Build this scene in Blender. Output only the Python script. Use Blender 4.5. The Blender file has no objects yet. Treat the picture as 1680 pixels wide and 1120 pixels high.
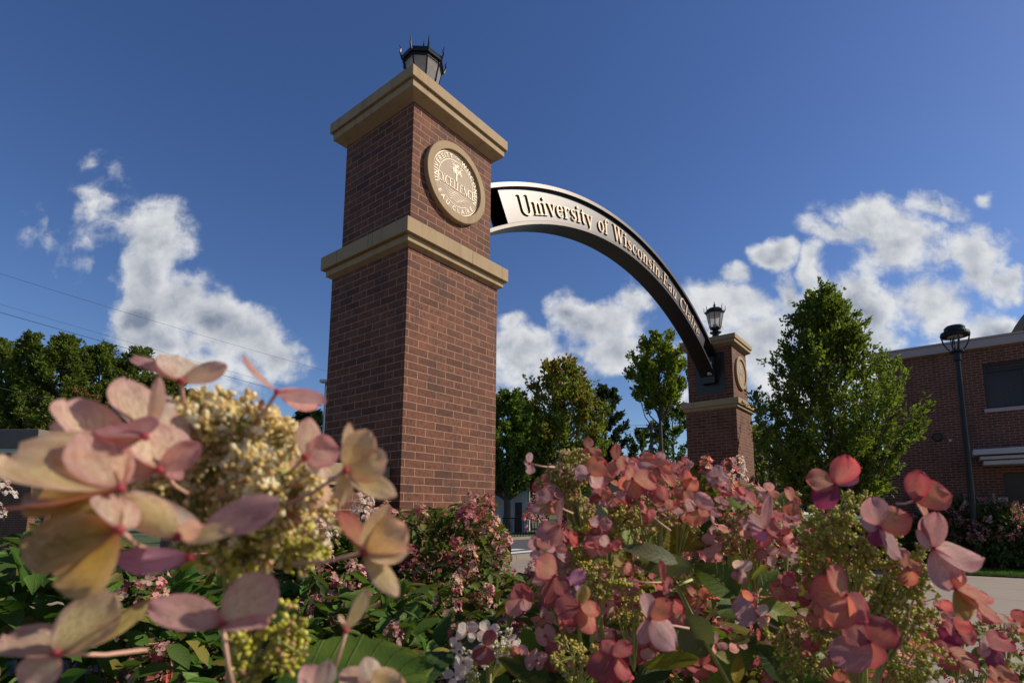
import bpy, math, random
import numpy as np
from mathutils import Vector, Matrix

R = math.radians
rnd = random.Random(7)
rng = np.random.default_rng(11)
S = bpy.context.scene
COL = S.collection

# ------------------------------------------------------------------ camera
F_PX, PITCH, ROLL = 893.34, 0.1313, -0.0023
PPX, PPY = 900.8, 725.5
CAM_H = 1.25
cam = bpy.data.cameras.new('camera'); camo = bpy.data.objects.new('camera', cam)
COL.objects.link(camo); S.camera = camo
cam.sensor_width = 36.0; cam.sensor_fit = 'HORIZONTAL'; cam.lens = F_PX / 1680 * 36
cam.shift_x = -(PPX - 840) / 1680; cam.shift_y = (PPY - 560) / 1680
camo.matrix_world = Matrix.Translation((0, 0, CAM_H)) @ Matrix.Rotation(R(90) + PITCH, 4, 'X') @ Matrix.Rotation(ROLL, 4, 'Z')
cam.clip_start = 0.02; cam.clip_end = 3000
cam.dof.use_dof = True; cam.dof.focus_distance = 3.2; cam.dof.aperture_fstop = 13

def ray(x, y):
    u = (x - PPX) / F_PX; v = (y - PPY) / F_PX
    c, s = math.cos(ROLL), math.sin(ROLL)
    X = c * u + s * v; Y = -s * u + c * v
    return Vector((X, math.cos(PITCH) + Y * math.sin(PITCH), math.sin(PITCH) - Y * math.cos(PITCH)))
def P(x, y, d):
    return ray(x, y) * d + Vector((0, 0, CAM_H))
def GP(x, d):            # ground point seen at column x, d metres ahead
    p = P(x, 843, d); return Vector((p.x, p.y, 0))
def project(p):
    q = Vector(p) - Vector((0, 0, CAM_H))
    fw = Vector((0, math.cos(PITCH), math.sin(PITCH))); up = Vector((0, -math.sin(PITCH), math.cos(PITCH)))
    d = q.dot(fw)
    if d <= 0.01: return None
    X = q.x / d; Y = -q.dot(up) / d
    c, s = math.cos(ROLL), math.sin(ROLL)
    return PPX + F_PX * (c * X - s * Y), PPY + F_PX * (s * X + c * Y), d

# ------------------------------------------------------------------ light
SUN_AZ, SUN_EL = R(82), R(35)            # azimuth clockwise from +Y
sdir = Vector((math.sin(SUN_AZ) * math.cos(SUN_EL), math.cos(SUN_AZ) * math.cos(SUN_EL), math.sin(SUN_EL)))
sl = bpy.data.lights.new('sun', 'SUN'); sl.energy = 5.0; sl.angle = R(0.5); sl.color = (1.0, 0.90, 0.76)
so = bpy.data.objects.new('sun', sl); COL.objects.link(so)
so.rotation_euler = (-sdir).to_track_quat('-Z', 'Y').to_euler()
S.view_settings.view_transform = 'Standard'; S.view_settings.look = 'None'
S.view_settings.exposure = 0.0; S.view_settings.gamma = 1.0

# node helper ---------------------------------------------------------------
class NT:
    def __init__(s, tree): s.t = tree; s.n = tree.nodes; s.l = tree.links
    def new(s, typ, **kw):
        n = s.n.new(typ)
        for k, v in kw.items(): setattr(n, k, v)
        return n
    def put(s, sock, v):
        if hasattr(v, 'is_output'): s.l.new(v, sock)
        elif v is not None:
            if sock.type == 'RGBA' and not isinstance(v, (int, float)) and len(v) == 3: v = (*v, 1)
            sock.default_value = v
    def math(s, op, a, b=None, c=None, clamp=False):
        n = s.new('ShaderNodeMath', operation=op, use_clamp=clamp)
        s.put(n.inputs[0], a); s.put(n.inputs[1], b)
        if c is not None: s.put(n.inputs[2], c)
        return n.outputs[0]
    def vmath(s, op, a, b=None):
        n = s.new('ShaderNodeVectorMath', operation=op); s.put(n.inputs[0], a)
        if b is not None: s.put(n.inputs[1], b)
        return n.outputs['Value'] if op in ('LENGTH', 'DOT_PRODUCT', 'DISTANCE') else n.outputs[0]
    def noise(s, vec, scale, detail=4, rough=.5, dist=0.0):
        n = s.new('ShaderNodeTexNoise'); s.put(n.inputs['Vector'], vec)
        s.put(n.inputs['Scale'], scale); s.put(n.inputs['Detail'], detail)
        s.put(n.inputs['Roughness'], rough); s.put(n.inputs['Distortion'], dist)
        return n.outputs['Fac']
    def mix(s, f, a, b, blend='MIX'):
        n = s.new('ShaderNodeMix', data_type='RGBA', blend_type=blend)
        s.put(n.inputs[0], f); s.put(n.inputs[6], a); s.put(n.inputs[7], b); return n.outputs[2]
    def ramp(s, v, lo, hi, a=0., b=1., smooth=True):
        n = s.new('ShaderNodeMapRange', interpolation_type='SMOOTHSTEP' if smooth else 'LINEAR')
        for i, q in enumerate((v, lo, hi, a, b)): s.put(n.inputs[i], q)
        return n.outputs[0]

# ------------------------------------------------------------------ sky with clouds
W = bpy.data.worlds.new('World'); S.world = W; W.use_nodes = True
t = NT(W.node_tree); t.n.clear()
sky = t.new('ShaderNodeTexSky', sky_type='NISHITA'); sky.sun_disc = False
sky.sun_elevation = SUN_EL; sky.sun_rotation = SUN_AZ
sky.air_density = 1.0; sky.dust_density = 0.35; sky.ozone_density = 3.5
hs = t.new('ShaderNodeHueSaturation'); hs.inputs['Saturation'].default_value = 1.17; hs.inputs['Hue'].default_value = .513; t.put(hs.inputs['Color'], sky.outputs[0])
bg1 = t.new('ShaderNodeBackground'); t.put(bg1.inputs[0], hs.outputs[0]); bg1.inputs[1].default_value = 0.104
tc = t.new('ShaderNodeTexCoord'); sep = t.new('ShaderNodeSeparateXYZ'); t.l.new(tc.outputs['Generated'], sep.inputs[0])
ys = t.math('MAXIMUM', sep.outputs[1], 0.05)
cu = t.math('DIVIDE', sep.outputs[0], ys); cv = t.math('DIVIDE', sep.outputs[2], ys)
comb = t.new('ShaderNodeCombineXYZ'); t.put(comb.inputs[0], cu); t.put(comb.inputs[1], cv); uv = comb.outputs[0]
# cloud blobs: centre px, radii px, rotation deg, weight -- turned into directions
BL = [(262,385,62,62,20,1),(235,450,50,75,10,1),(285,480,75,60,0,1),(340,520,85,55,-25,1.05),(400,560,100,52,-20,1.05),(445,585,62,42,0,1),
      (270,550,100,48,0,1),(330,600,140,48,0,1),(225,520,48,40,0,.9),(160,340,56,46,0,.55),(150,385,44,34,0,.46),(75,375,46,40,0,.27),(128,430,42,40,0,.28),(146,275,34,22,-40,.26),(190,292,26,22,0,.24),
      (170,455,30,24,0,.24),
      (985,525,100,45,0,1),(930,510,50,40,0,.95),(850,590,75,52,0,1),(1040,478,45,30,0,.8),(905,610,60,40,0,.9),(1010,570,95,38,0,.85),(840,530,30,28,0,.8),(1090,560,60,40,0,.7),
      (1200,500,100,48,0,1.05),(1292,490,26,45,0,.8),(1265,410,50,26,-15,.95),(1200,445,34,22,0,.75),(1420,360,70,52,0,1),(1475,405,85,58,25,1.1),
      (1370,385,60,26,-10,.8),(1340,435,24,44,-15,.7),(1538,345,52,26,-12,.95),(1590,410,62,48,0,.75),(1600,450,48,40,0,.8),(1655,472,50,28,0,.8),
      (1420,500,105,52,0,1),(1525,505,80,48,0,1),(1380,560,130,60,0,1),(1240,570,120,70,0,1),(1270,650,90,60,0,.8),(1640,548,70,42,-15,1),(1560,575,60,30,0,.7),(1620,330,18,12,0,.3),(1480,600,190,40,0,.85),(1330,640,120,48,0,.8),(1120,640,90,40,0,.5),(880,650,90,36,0,.6),(300,640,150,36,0,.7)]
def puv(x, y):
    r = ray(x, y); return r.x / r.y, r.z / r.y
wn = t.new('ShaderNodeTexNoise'); t.put(wn.inputs['Vector'], uv); wn.inputs['Scale'].default_value = 7; wn.inputs['Detail'].default_value = 5
wv = t.new('ShaderNodeVectorMath', operation='MULTIPLY_ADD'); t.put(wv.inputs[0], wn.outputs['Color']); wv.inputs[1].default_value = (.12, .12, 0); 
off = t.vmath('SUBTRACT', uv, (.06, .06, 0)); t.put(wv.inputs[2], off); wuv = wv.outputs[0]
field = None
for (x, y, rx, ry, rot, wgt) in BL:
    u0, v0 = puv(x, y); ua, va = puv(x + rx, y); ub, vb = puv(x, y - ry)
    m = t.new('ShaderNodeMapping', vector_type='TEXTURE'); t.put(m.inputs[0], wuv)
    m.inputs['Location'].default_value = (u0, v0, 0); m.inputs['Rotation'].default_value = (0, 0, R(rot))
    m.inputs['Scale'].default_value = (abs(ua - u0) * 1.25, abs(vb - v0) * 1.25, 1)
    ln = t.vmath('LENGTH', m.outputs[0])
    v = t.math('MULTIPLY_ADD', ln, -wgt, wgt)
    field = v if field is None else t.math('SMOOTH_MAX', field, v, 0.08)
w2 = t.new('ShaderNodeTexNoise'); t.put(w2.inputs['Vector'], uv); w2.inputs['Scale'].default_value = 26; w2.inputs['Detail'].default_value = 3
wb = t.new('ShaderNodeVectorMath', operation='MULTIPLY_ADD'); t.put(wb.inputs[0], w2.outputs['Color']); wb.inputs[1].default_value = (.022, .022, 0); t.put(wb.inputs[2], uv); nuv = wb.outputs[0]
front = t.ramp(sep.outputs[1], .05, .2)
SD = (.020, .022, 0)                     # towards the sun across the sky
def dn(vec, det):                        # billowing density noise
    return t.math('MULTIPLY_ADD', t.noise(vec, 11, det, .58), 2.3, -1.12)
b0 = dn(nuv, 10); b1 = dn(t.vmath('ADD', nuv, SD), 6)
n2 = t.noise(uv, 4.0, 4, .5)
big = t.math('MULTIPLY_ADD', n2, 1.5, -.75)
dens = t.math('ADD', t.math('ADD', t.math('MULTIPLY', field, 1.22), b0), t.math('MULTIPLY', big, .5))
mask = t.math('MULTIPLY', t.math('MULTIPLY', t.ramp(dens, .10, .82), t.ramp(field, -.08, .16)), front)
lit = t.math('MULTIPLY_ADD', t.math('SUBTRACT', b0, b1), .80, .88)
core = t.ramp(dens, .45, 1.5, 0, .62)     # thick parts are greyer underneath
bri = t.math('SUBTRACT', lit, t.math('MULTIPLY', core, t.ramp(n2, .40, .62, .25, 1.5)), clamp=True)
ccol = t.mix(bri, (.21, .25, .33), (.76, .77, .78))
bg2 = t.new('ShaderNodeBackground'); t.put(bg2.inputs[0], ccol); bg2.inputs[1].default_value = 1.0
mx = t.new('ShaderNodeMixShader'); t.put(mx.inputs[0], t.math('MULTIPLY', mask, .95)); t.l.new(bg1.outputs[0], mx.inputs[1]); t.l.new(bg2.outputs[0], mx.inputs[2])
wo = t.new('ShaderNodeOutputWorld'); t.l.new(mx.outputs[0], wo.inputs[0])

# ------------------------------------------------------------------ materials
def mat(name):
    m = bpy.data.materials.new(name); m.use_nodes = True
    n = NT(m.node_tree); b = n.n['Principled BSDF']; o = n.n['Material Output']
    return m, n, b, o
def bump(n, b, h, strength, dist):
    k = n.new('ShaderNodeBump'); k.inputs['Strength'].default_value = strength; k.inputs['Distance'].default_value = dist
    n.put(k.inputs['Height'], h); n.l.new(k.outputs[0], b.inputs['Normal'])
def plain(name, col, rough=.6, metal=0., nz=.15, scale=8, spec=.5, bmp=0.0):
    m, n, b, o = mat(name)
    c = n.new('ShaderNodeTexCoord'); k = n.noise(c.outputs['Object'], scale, 6, .6)
    n.put(b.inputs['Base Color'], n.mix(k, [x * (1 - nz) for x in col], [min(1, x * (1 + nz)) for x in col]))
    n.put(b.inputs['Roughness'], rough); b.inputs['Metallic'].default_value = metal
    b.inputs['Specular IOR Level'].default_value = spec
    if bmp: bump(n, b, n.noise(c.outputs['Object'], scale * 6, 6, .6), .6, bmp)
    return m
def brick(name, c1, c2, mortar, bw=.2, bh=.0645, ms=.0055, streak=True):
    m, n, b, o = mat(name)
    u = n.new('ShaderNodeUVMap').outputs[0]
    wob = n.new('ShaderNodeTexNoise'); n.put(wob.inputs['Vector'], u); wob.inputs['Scale'].default_value = 40; wob.inputs['Detail'].default_value = 3
    uw = n.new('ShaderNodeVectorMath', operation='MULTIPLY_ADD'); n.put(uw.inputs[0], wob.outputs['Color']); uw.inputs[1].default_value = (.0035, .0035, 0); n.put(uw.inputs[2], u)
    t_ = n.new('ShaderNodeTexBrick'); n.put(t_.inputs['Vector'], uw.outputs[0]); t_.offset = .5
    for k, v in (('Scale', 1.), ('Mortar Size', ms), ('Mortar Smooth', .25), ('Bias', 0.), ('Brick Width', bw), ('Row Height', bh)): t_.inputs[k].default_value = v
    t_.inputs['Color1'].default_value = (*c1, 1); t_.inputs['Color2'].default_value = (*c2, 1); t_.inputs['Mortar'].default_value = (*mortar, 1)
    sc = n.vmath('MULTIPLY', u, (34, 14, 1))
    k1 = n.noise(sc, 1.6, 5, .7)
    k2 = n.noise(u, 3, 4, .6)
    col = t_.outputs['Color']
    body = n.math('SUBTRACT', 1, t_.outputs['Fac'])
    dark = n.mix(n.math('MULTIPLY', n.ramp(k1, .47, .60, 0, .72), body), col, [x * .45 for x in c1], 'MIX')
    lite = n.mix(n.math('MULTIPLY', n.ramp(k2, .4, .8, 0, .35), body), dark, [x * 1.5 for x in c2])
    grime = n.mix(n.ramp(n.noise(n.vmath('MULTIPLY', u, (3.2, .7, 1)), 1.4, 6, .65), .47, .74, 0, .5), lite, (.03, .025, .02))
    n.put(b.inputs['Base Color'], grime); b.inputs['Roughness'].default_value = .85
    h = n.math('ADD', n.math('MULTIPLY', t_.outputs['Fac'], -1.), n.math('MULTIPLY', k1, .35 if streak else .1))
    bump(n, b, h, .8, .006)
    return m
M = {}
M['brick'] = brick('pillar_brick', (.088, .027, .014), (.190, .066, .031), (.35, .20, .12), ms=.0042)
M['brick_b'] = brick('building_brick', (.10, .030, .018), (.165, .052, .031), (.29, .19, .13), .2, .066, .007)
def stone():
    m, n, b, o = mat('tan_stone'); c = n.new('ShaderNodeTexCoord').outputs['Object']
    k = n.noise(c, 3, 8, .65); k2 = n.noise(c, 90, 3, .6)
    st = n.noise(n.vmath('MULTIPLY', c, (9, 9, 1.2)), 1.5, 6, .65)
    col = n.mix(k, (.31, .21, .105), (.40, .28, .145))
    col = n.mix(n.ramp(k2, .55, .75, 0, .3), col, (.30, .2, .11))
    col = n.mix(n.ramp(st, .48, .72, 0, .5), col, (.17, .12, .075))
    n.put(b.inputs['Base Color'], col); b.inputs['Roughness'].default_value = .8
    bump(n, b, k2, .5, .002); return m
M['stone'] = stone()
M['stone_joint'] = plain('stone_joint', (.16, .11, .07), .9)
M['gold'] = plain('seal_gold', (.30, .205, .115), .62, .0, .12, 30, bmp=.001)
M['gold_text'] = plain('seal_letter', (.74, .58, .36), .5, .0, .05, 30)
M['dark_metal'] = plain('arch_bronze', (.05, .043, .04), .40, .8, .15, 12, bmp=.0004)
M['panel'] = plain('arch_panel', (.058, .055, .055), .42, .8, .12, 5, bmp=.0003)
M['letter'] = plain('letter_tan', (.52, .37, .23), .5, .1, .06, 20)
M['black'] = plain('black_metal', (.012, .012, .013), .35, .4, .2, 20)
M['grey_metal'] = plain('galvanised', (.45, .45, .45), .45, .8, .1, 20)
M['dark_void'] = plain('dark_interior', (.01, .01, .01), .9)
M['roof'] = plain('grey_shingle', (.22, .20, .19), .9, 0, .3, 6)
M['white'] = plain('white_siding', (.5, .5, .46), .7, 0, .06, 3)
M['fascia'] = plain('taupe_fascia', (.36, .30, .28), .55, .1, .08, 2)
M['canopy'] = plain('grey_canopy', (.42, .41, .43), .5, .1, .08, 3)
M['frame'] = plain('bronze_frame', (.035, .022, .018), .45, .3)
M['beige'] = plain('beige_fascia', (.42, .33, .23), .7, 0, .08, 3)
M['dark_roof'] = plain('brown_roof', (.16, .12, .10), .8, 0, .2, 4)
M['wood'] = plain('pole_wood', (.12, .09, .07), .9, 0, .3, 9)
M['wire'] = plain('wire', (.02, .02, .02), .6)
M['bark'] = plain('bark', (.09, .065, .05), .95, 0, .4, 12, bmp=.01)
M['stem'] = plain('stem_brown', (.16, .085, .06), .8, 0, .3, 30)
M['stem_g'] = plain('stem_green', (.34, .34, .09), .6, 0, .25, 120)
M['stem_p'] = plain('pedicel_pink', (.62, .36, .26), .55, 0, .2, 150)
M['paint'] = plain('road_paint', (.62, .62, .6), .8, 0, .15, 5)
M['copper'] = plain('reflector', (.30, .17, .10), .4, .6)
def glass(name, tint, alpha):
    m, n, b, o = mat(name)
    tr = n.new('ShaderNodeBsdfTransparent'); gl = n.new('ShaderNodeBsdfGlossy'); gl.inputs['Roughness'].default_value = .08
    df = n.new('ShaderNodeBsdfTranslucent'); df.inputs[0].default_value = (*tint, 1); d2 = n.new('ShaderNodeBsdfDiffuse'); d2.inputs[0].default_value = (*tint, 1)
    a = n.new('ShaderNodeMixShader'); a.inputs[0].default_value = .5; n.l.new(df.outputs[0], a.inputs[1]); n.l.new(d2.outputs[0], a.inputs[2])
    c = n.new('ShaderNodeMixShader'); c.inputs[0].default_value = alpha; n.l.new(tr.outputs[0], c.inputs[1]); n.l.new(a.outputs[0], c.inputs[2])
    lw = n.new('ShaderNodeLayerWeight'); lw.inputs[0].default_value = .25
    d = n.new('ShaderNodeMixShader'); n.l.new(lw.outputs['Fresnel'], d.inputs[0]); n.l.new(c.outputs[0], d.inputs[1]); n.l.new(gl.outputs[0], d.inputs[2])
    n.l.new(d.outputs[0], o.inputs[0]); n.n.remove(b); return m
M['glass'] = glass('lantern_glass', (.86, .82, .74), .55)
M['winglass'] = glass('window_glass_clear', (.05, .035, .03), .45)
def winmat():
    m, n, b, o = mat('window_glass')
    b.inputs['Base Color'].default_value = (.03, .02, .018, 1); b.inputs['Roughness'].default_value = .04
    b.inputs['Specular IOR Level'].default_value = .7
    return m
M['win'] = winmat()
def leafmat(name, veins=False, tr=.35, spec=.18, rough=.55):
    m, n, b, o = mat(name)
    a = n.new('ShaderNodeAttribute', attribute_name='Col').outputs['Color']
    c = n.new('ShaderNodeTexCoord').outputs['Object']
    col = n.mix(n.noise(c, 30 if not veins else 220, 4, .6), n.mix(.25, a, (0, 0, 0)), n.mix(.0, a, a))
    if veins:
        u = n.new('ShaderNodeUVMap').outputs[0]; sp = n.new('ShaderNodeSeparateXYZ'); n.l.new(u, sp.inputs[0])
        # side veins: uv.x along leaf, uv.y across (-1..1)
        av = n.math('ABSOLUTE', sp.outputs[1])
        ph = n.math('MULTIPLY_ADD', av, -.22, sp.outputs[0])
        w = n.math('PINGPONG', n.math('MULTIPLY', ph, 8.), .5)
        side = n.ramp(w, .0, .07, 1, 0); mid = n.ramp(av, .0, .035, 1, 0)
        vv = n.math('MAXIMUM', side, mid)
        col = n.mix(n.math('MULTIPLY', vv, .5), col, n.mix(.5, a, (.32, .34, .12)))
        bump(n, b, n.math('ADD', n.math('MULTIPLY', vv, -1.), n.math('MULTIPLY', n.noise(c, 500, 3), .4)), .8, .0012)
    n.put(b.inputs['Base Color'], col); b.inputs['Roughness'].default_value = rough; b.inputs['Specular IOR Level'].default_value = spec
    tl = n.new('ShaderNodeBsdfTranslucent'); n.put(tl.inputs[0], n.mix(.5, col, n.mix(1., col, (1.6, 1.7, .5), 'MULTIPLY')))
    mxs = n.new('ShaderNodeMixShader'); mxs.inputs[0].default_value = tr
    n.l.new(b.outputs[0], mxs.inputs[1]); n.l.new(tl.outputs[0], mxs.inputs[2]); n.l.new(mxs.outputs[0], o.inputs[0])
    return m
M['leaf'] = leafmat('tree_leaf', tr=.45)
M['sleaf'] = leafmat('shrub_leaf', tr=.3, rough=.5)
M['bleaf'] = leafmat('broad_leaf', veins=True, tr=.32, rough=.5)
M['grass'] = leafmat('grass_blade', tr=.3)
def petalmat():
    m, n, b, o = mat('petal')
    a = n.new('ShaderNodeAttribute', attribute_name='Col').outputs['Color']
    c = n.new('ShaderNodeTexCoord').outputs['Object']
    u = n.new('ShaderNodeUVMap').outputs[0]; sp = n.new('ShaderNodeSeparateXYZ'); n.l.new(u, sp.inputs[0])
    cmb = n.new('ShaderNodeCombineXYZ'); n.put(cmb.inputs[0], n.math('MULTIPLY', sp.outputs[0], 1.6)); n.put(cmb.inputs[1], n.math('MULTIPLY', sp.outputs[1], 7.))
    vn = n.noise(n.vmath('ADD', cmb.outputs[0], n.vmath('MULTIPLY', c, (9, 9, 9))), 2.2, 5, .65, .6)
    vein = n.ramp(n.math('ABSOLUTE', n.math('SUBTRACT', vn, .5)), 0, .045, 1, 0)
    pap = n.noise(c, 1400, 3, .6); blot = n.noise(c, 130, 5, .65)
    col = n.mix(n.math('MULTIPLY', vein, .7), a, n.mix(1., a, (.78, .50, .42), 'MULTIPLY'))
    col = n.mix(n.ramp(blot, .48, .72, 0, .45), col, n.mix(1., a, (.95, .62, .58), 'MULTIPLY'))
    sp2 = n.noise(c, 420, 3, .6)
    col = n.mix(n.ramp(sp2, .68, .74, 0, .55), col, (.22, .12, .06))
    n.put(b.inputs['Base Color'], col); b.inputs['Roughness'].default_value = .6; b.inputs['Specular IOR Level'].default_value = .16
    bump(n, b, n.math('ADD', n.math('MULTIPLY', vein, -.8), n.math('MULTIPLY', pap, .7)), .7, .0005)
    tl = n.new('ShaderNodeBsdfTranslucent'); n.put(tl.inputs[0], n.mix(1., col, (1.2, .97, .88), 'MULTIPLY'))
    mxs = n.new('ShaderNodeMixShader'); mxs.inputs[0].default_value = .5
    n.l.new(b.outputs[0], mxs.inputs[1]); n.l.new(tl.outputs[0], mxs.inputs[2]); n.l.new(mxs.outputs[0], o.inputs[0])
    return m
M['petal'] = petalmat()
def budmat():
    m, n, b, o = mat('bud')
    a = n.new('ShaderNodeAttribute', attribute_name='Col').outputs['Color']
    n.put(b.inputs['Base Color'], a); b.inputs['Roughness'].default_value = .5
    b.inputs['Subsurface Weight'].default_value = .0
    tl = n.new('ShaderNodeBsdfTranslucent'); n.put(tl.inputs[0], a); mxs = n.new('ShaderNodeMixShader'); mxs.inputs[0].default_value = .3
    n.l.new(b.outputs[0], mxs.inputs[1]); n.l.new(tl.outputs[0], mxs.inputs[2]); n.l.new(mxs.outputs[0], o.inputs[0])
    return m
M['bud'] = budmat()
def groundmat(name, c1, c2, sc, bd=.01):
    m, n, b, o = mat(name); c = n.new('ShaderNodeTexCoord').outputs['Object']
    k = n.noise(c, sc, 8, .7); n.put(b.inputs['Base Color'], n.mix(k, c1, c2)); b.inputs['Roughness'].default_value = .95
    bump(n, b, n.noise(c, sc * 4, 6, .7), .8, bd); return m
M['soil'] = groundmat('soil', (.03, .02, .014), (.09, .06, .04), 9, .03)
M['lawn'] = groundmat('lawn', (.035, .06, .015), (.07, .10, .03), 2, .02)
M['asphalt'] = groundmat('asphalt', (.045, .045, .047), (.075, .074, .073), 6)
def concrete():
    m, n, b, o = mat('concrete'); c = n.new('ShaderNodeTexCoord').outputs['Object']
    k = n.noise(c, 1.3, 8, .65); k2 = n.noise(c, 30, 5, .7)
    col = n.mix(k, (.24, .19, .145), (.30, .245, .19)); col = n.mix(n.ramp(k2, .5, .8, 0, .35), col, (.25, .21, .17))
    rot = n.new('ShaderNodeMapping'); n.put(rot.inputs[0], c); rot.inputs['Rotation'].default_value = (0, 0, R(36))
    t_ = n.new('ShaderNodeTexBrick'); n.put(t_.inputs['Vector'], rot.outputs[0]); t_.offset = 0
    for kk, v in (('Scale', 1.), ('Mortar Size', .012), ('Mortar Smooth', .1), ('Brick Width', 1.5), ('Row Height', 1.5)): t_.inputs[kk].default_value = v
    col = n.mix(t_.outputs['Fac'], col, (.10, .085, .07))
    n.put(b.inputs['Base Color'], col); b.inputs['Roughness'].default_value = .9
    bump(n, b, n.math('ADD', n.math('MULTIPLY', t_.outputs['Fac'], -1.), n.math('MULTIPLY', k2, .1)), .7, .01)
    return m
M['concrete'] = concrete()

# ------------------------------------------------------------------ mesh builder
class MB:
    def __init__(s): s.v = []; s.f = []; s.uv = []; s.c = []; s.n = 0
    def add(s, verts, faces, uvs=None, col=None):
        """verts list/array, faces list of index tuples, uvs per-vertex (n,2), col (3,) or (n,3)"""
        verts = np.asarray(verts, float).reshape(-1, 3); k = len(verts)
        s.v.append(verts); s.f += [tuple(i + s.n for i in f) for f in faces]
        s.uv.append(np.zeros((k, 2)) if uvs is None else np.asarray(uvs, float))
        c = np.ones((k, 3)) * (.5 if col is None else np.asarray(col, float)); s.c.append(c); s.n += k
    def quad(s, a, b, c, d, uvs=None, col=None): s.add([a, b, c, d], [(0, 1, 2, 3)], uvs, col)
    def build(s, name, m, parent=None, smooth=False, bevel=0):
        me = bpy.data.meshes.new(name)
        V = np.concatenate(s.v) if s.v else np.zeros((0, 3))
        me.vertices.add(len(V)); me.vertices.foreach_set('co', V.astype(np.float32).ravel())
        li = np.fromiter((i for f in s.f for i in f), dtype=np.int32); ls = np.fromiter((len(f) for f in s.f), dtype=np.int32)
        me.loops.add(len(li)); me.loops.foreach_set('vertex_index', li)
        me.polygons.add(len(ls)); st = np.concatenate([[0], np.cumsum(ls)[:-1]]) if len(ls) else np.zeros(0)
        me.polygons.foreach_set('loop_start', st.astype(np.int32)); me.polygons.foreach_set('loop_total', ls)
        me.update(calc_edges=True)
        UV = np.concatenate(s.uv)[li]; l = me.uv_layers.new(name='UVMap'); l.data.foreach_set('uv', UV.astype(np.float32).ravel())
        C = np.concatenate(s.c); ca = me.color_attributes.new('Col', 'FLOAT_COLOR', 'POINT')
        ca.data.foreach_set('color', np.concatenate([C, np.ones((len(C), 1))], 1).astype(np.float32).ravel())
        me.validate()
        me.polygons.foreach_set('use_smooth', np.full(len(me.polygons), bool(smooth)))
        me.materials.append(m if not isinstance(m, str) else M[m])
        o = bpy.data.objects.new(name, me); COL.objects.link(o)
        if parent: o.parent = parent
        if bevel:
            b = o.modifiers.new('bevel', 'BEVEL'); b.width = bevel; b.segments = 2; b.limit_method = 'ANGLE'
        return o
def box(mb, fr, x0, x1, y0, y1, z0, z1, uvo=0., col=None):
    """box in frame fr (Matrix); uv in metres on every face"""
    for ax in range(3):
        for sgn in (0, 1):
            lo = (x0, y0, z0); hi = (x1, y1, z1); a, b = [(1, 2), (0, 2), (0, 1)][ax]
            q = []; uv = []
            for (i, j) in ((0, 0), (1, 0), (1, 1), (0, 1)):
                p = [0, 0, 0]; p[ax] = hi[ax] if sgn else lo[ax]; p[a] = (lo[a], hi[a])[i]; p[b] = (lo[b], hi[b])[j]
                q.append(fr @ Vector(p)); uv.append((p[a] + uvo, p[b]))
            if (sgn == 1) == (ax == 1): q.reverse(); uv.reverse()
            mb.add(q, [(0, 1, 2, 3)], uv, col)
def wbox(mb, fr, x0, x1, y0, y1, z0, z1, col=None):   # welded box (for bevels)
    v = [fr @ Vector((x, y, z)) for z in (z0, z1) for (x, y) in ((x0, y0), (x1, y0), (x1, y1), (x0, y1))]
    mb.add(v, [(3, 2, 1, 0), (4, 5, 6, 7), (0, 1, 5, 4), (1, 2, 6, 5), (2, 3, 7, 6), (3, 0, 4, 7)], None, col)
def tube(mb, pts, rad, n=8, col=None, cap=True):
    pts = [Vector(p) for p in pts]; m_ = len(pts); rad = rad if hasattr(rad, '__len__') else [rad] * m_
    V = []; ref = Vector((0.13, .31, .94))
    for i, p in enumerate(pts):
        d = (pts[min(i + 1, m_ - 1)] - pts[max(i - 1, 0)]).normalized()
        a = d.cross(ref); a = a.normalized() if a.length > .05 else d.cross(Vector((1, 0, 0))).normalized(); b = d.cross(a)
        for k in range(n):
            th = 2 * math.pi * k / n; V.append(p + (a * math.cos(th) + b * math.sin(th)) * rad[i])
    Fs = [(i * n + k, i * n + (k + 1) % n, (i + 1) * n + (k + 1) % n, (i + 1) * n + k) for i in range(m_ - 1) for k in range(n)]
    if cap: Fs += [tuple(range(n - 1, -1, -1)), tuple((m_ - 1) * n + k for k in range(n))]
    mb.add(V, Fs, None, col)
def lathe(mb, fr, prof, n=24, a0=0., col=None):
    V = [fr @ Vector((r * math.cos(a0 + 2 * math.pi * k / n), r * math.sin(a0 + 2 * math.pi * k / n), z)) for (r, z) in prof for k in range(n)]
    m_ = len(prof); Fs = [(i * n + k, i * n + (k + 1) % n, (i + 1) * n + (k + 1) % n, (i + 1) * n + k) for i in range(m_ - 1) for k in range(n)]
    Fs += [tuple(range(n - 1, -1, -1)), tuple((m_ - 1) * n + k for k in range(n))]
    mb.add(V, Fs, None, col)
_oct = None
def ico(sub):
    import bmesh
    b = bmesh.new(); bmesh.ops.create_icosphere(b, subdivisions=sub, radius=1); v = np.array([x.co[:] for x in b.verts]); f = [tuple(q.index for q in x.verts) for x in b.faces]; b.free(); return v, f
ICO1 = ico(1); ICO2 = ico(2)
OCT = (np.array([(1, 0, 0), (0, 1, 0), (-1, 0, 0), (0, -1, 0), (0, 0, 1), (0, 0, -1.)]), [(0, 1, 4), (1, 2, 4), (2, 3, 4), (3, 0, 4), (1, 0, 5), (2, 1, 5), (3, 2, 5), (0, 3, 5)])

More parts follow.
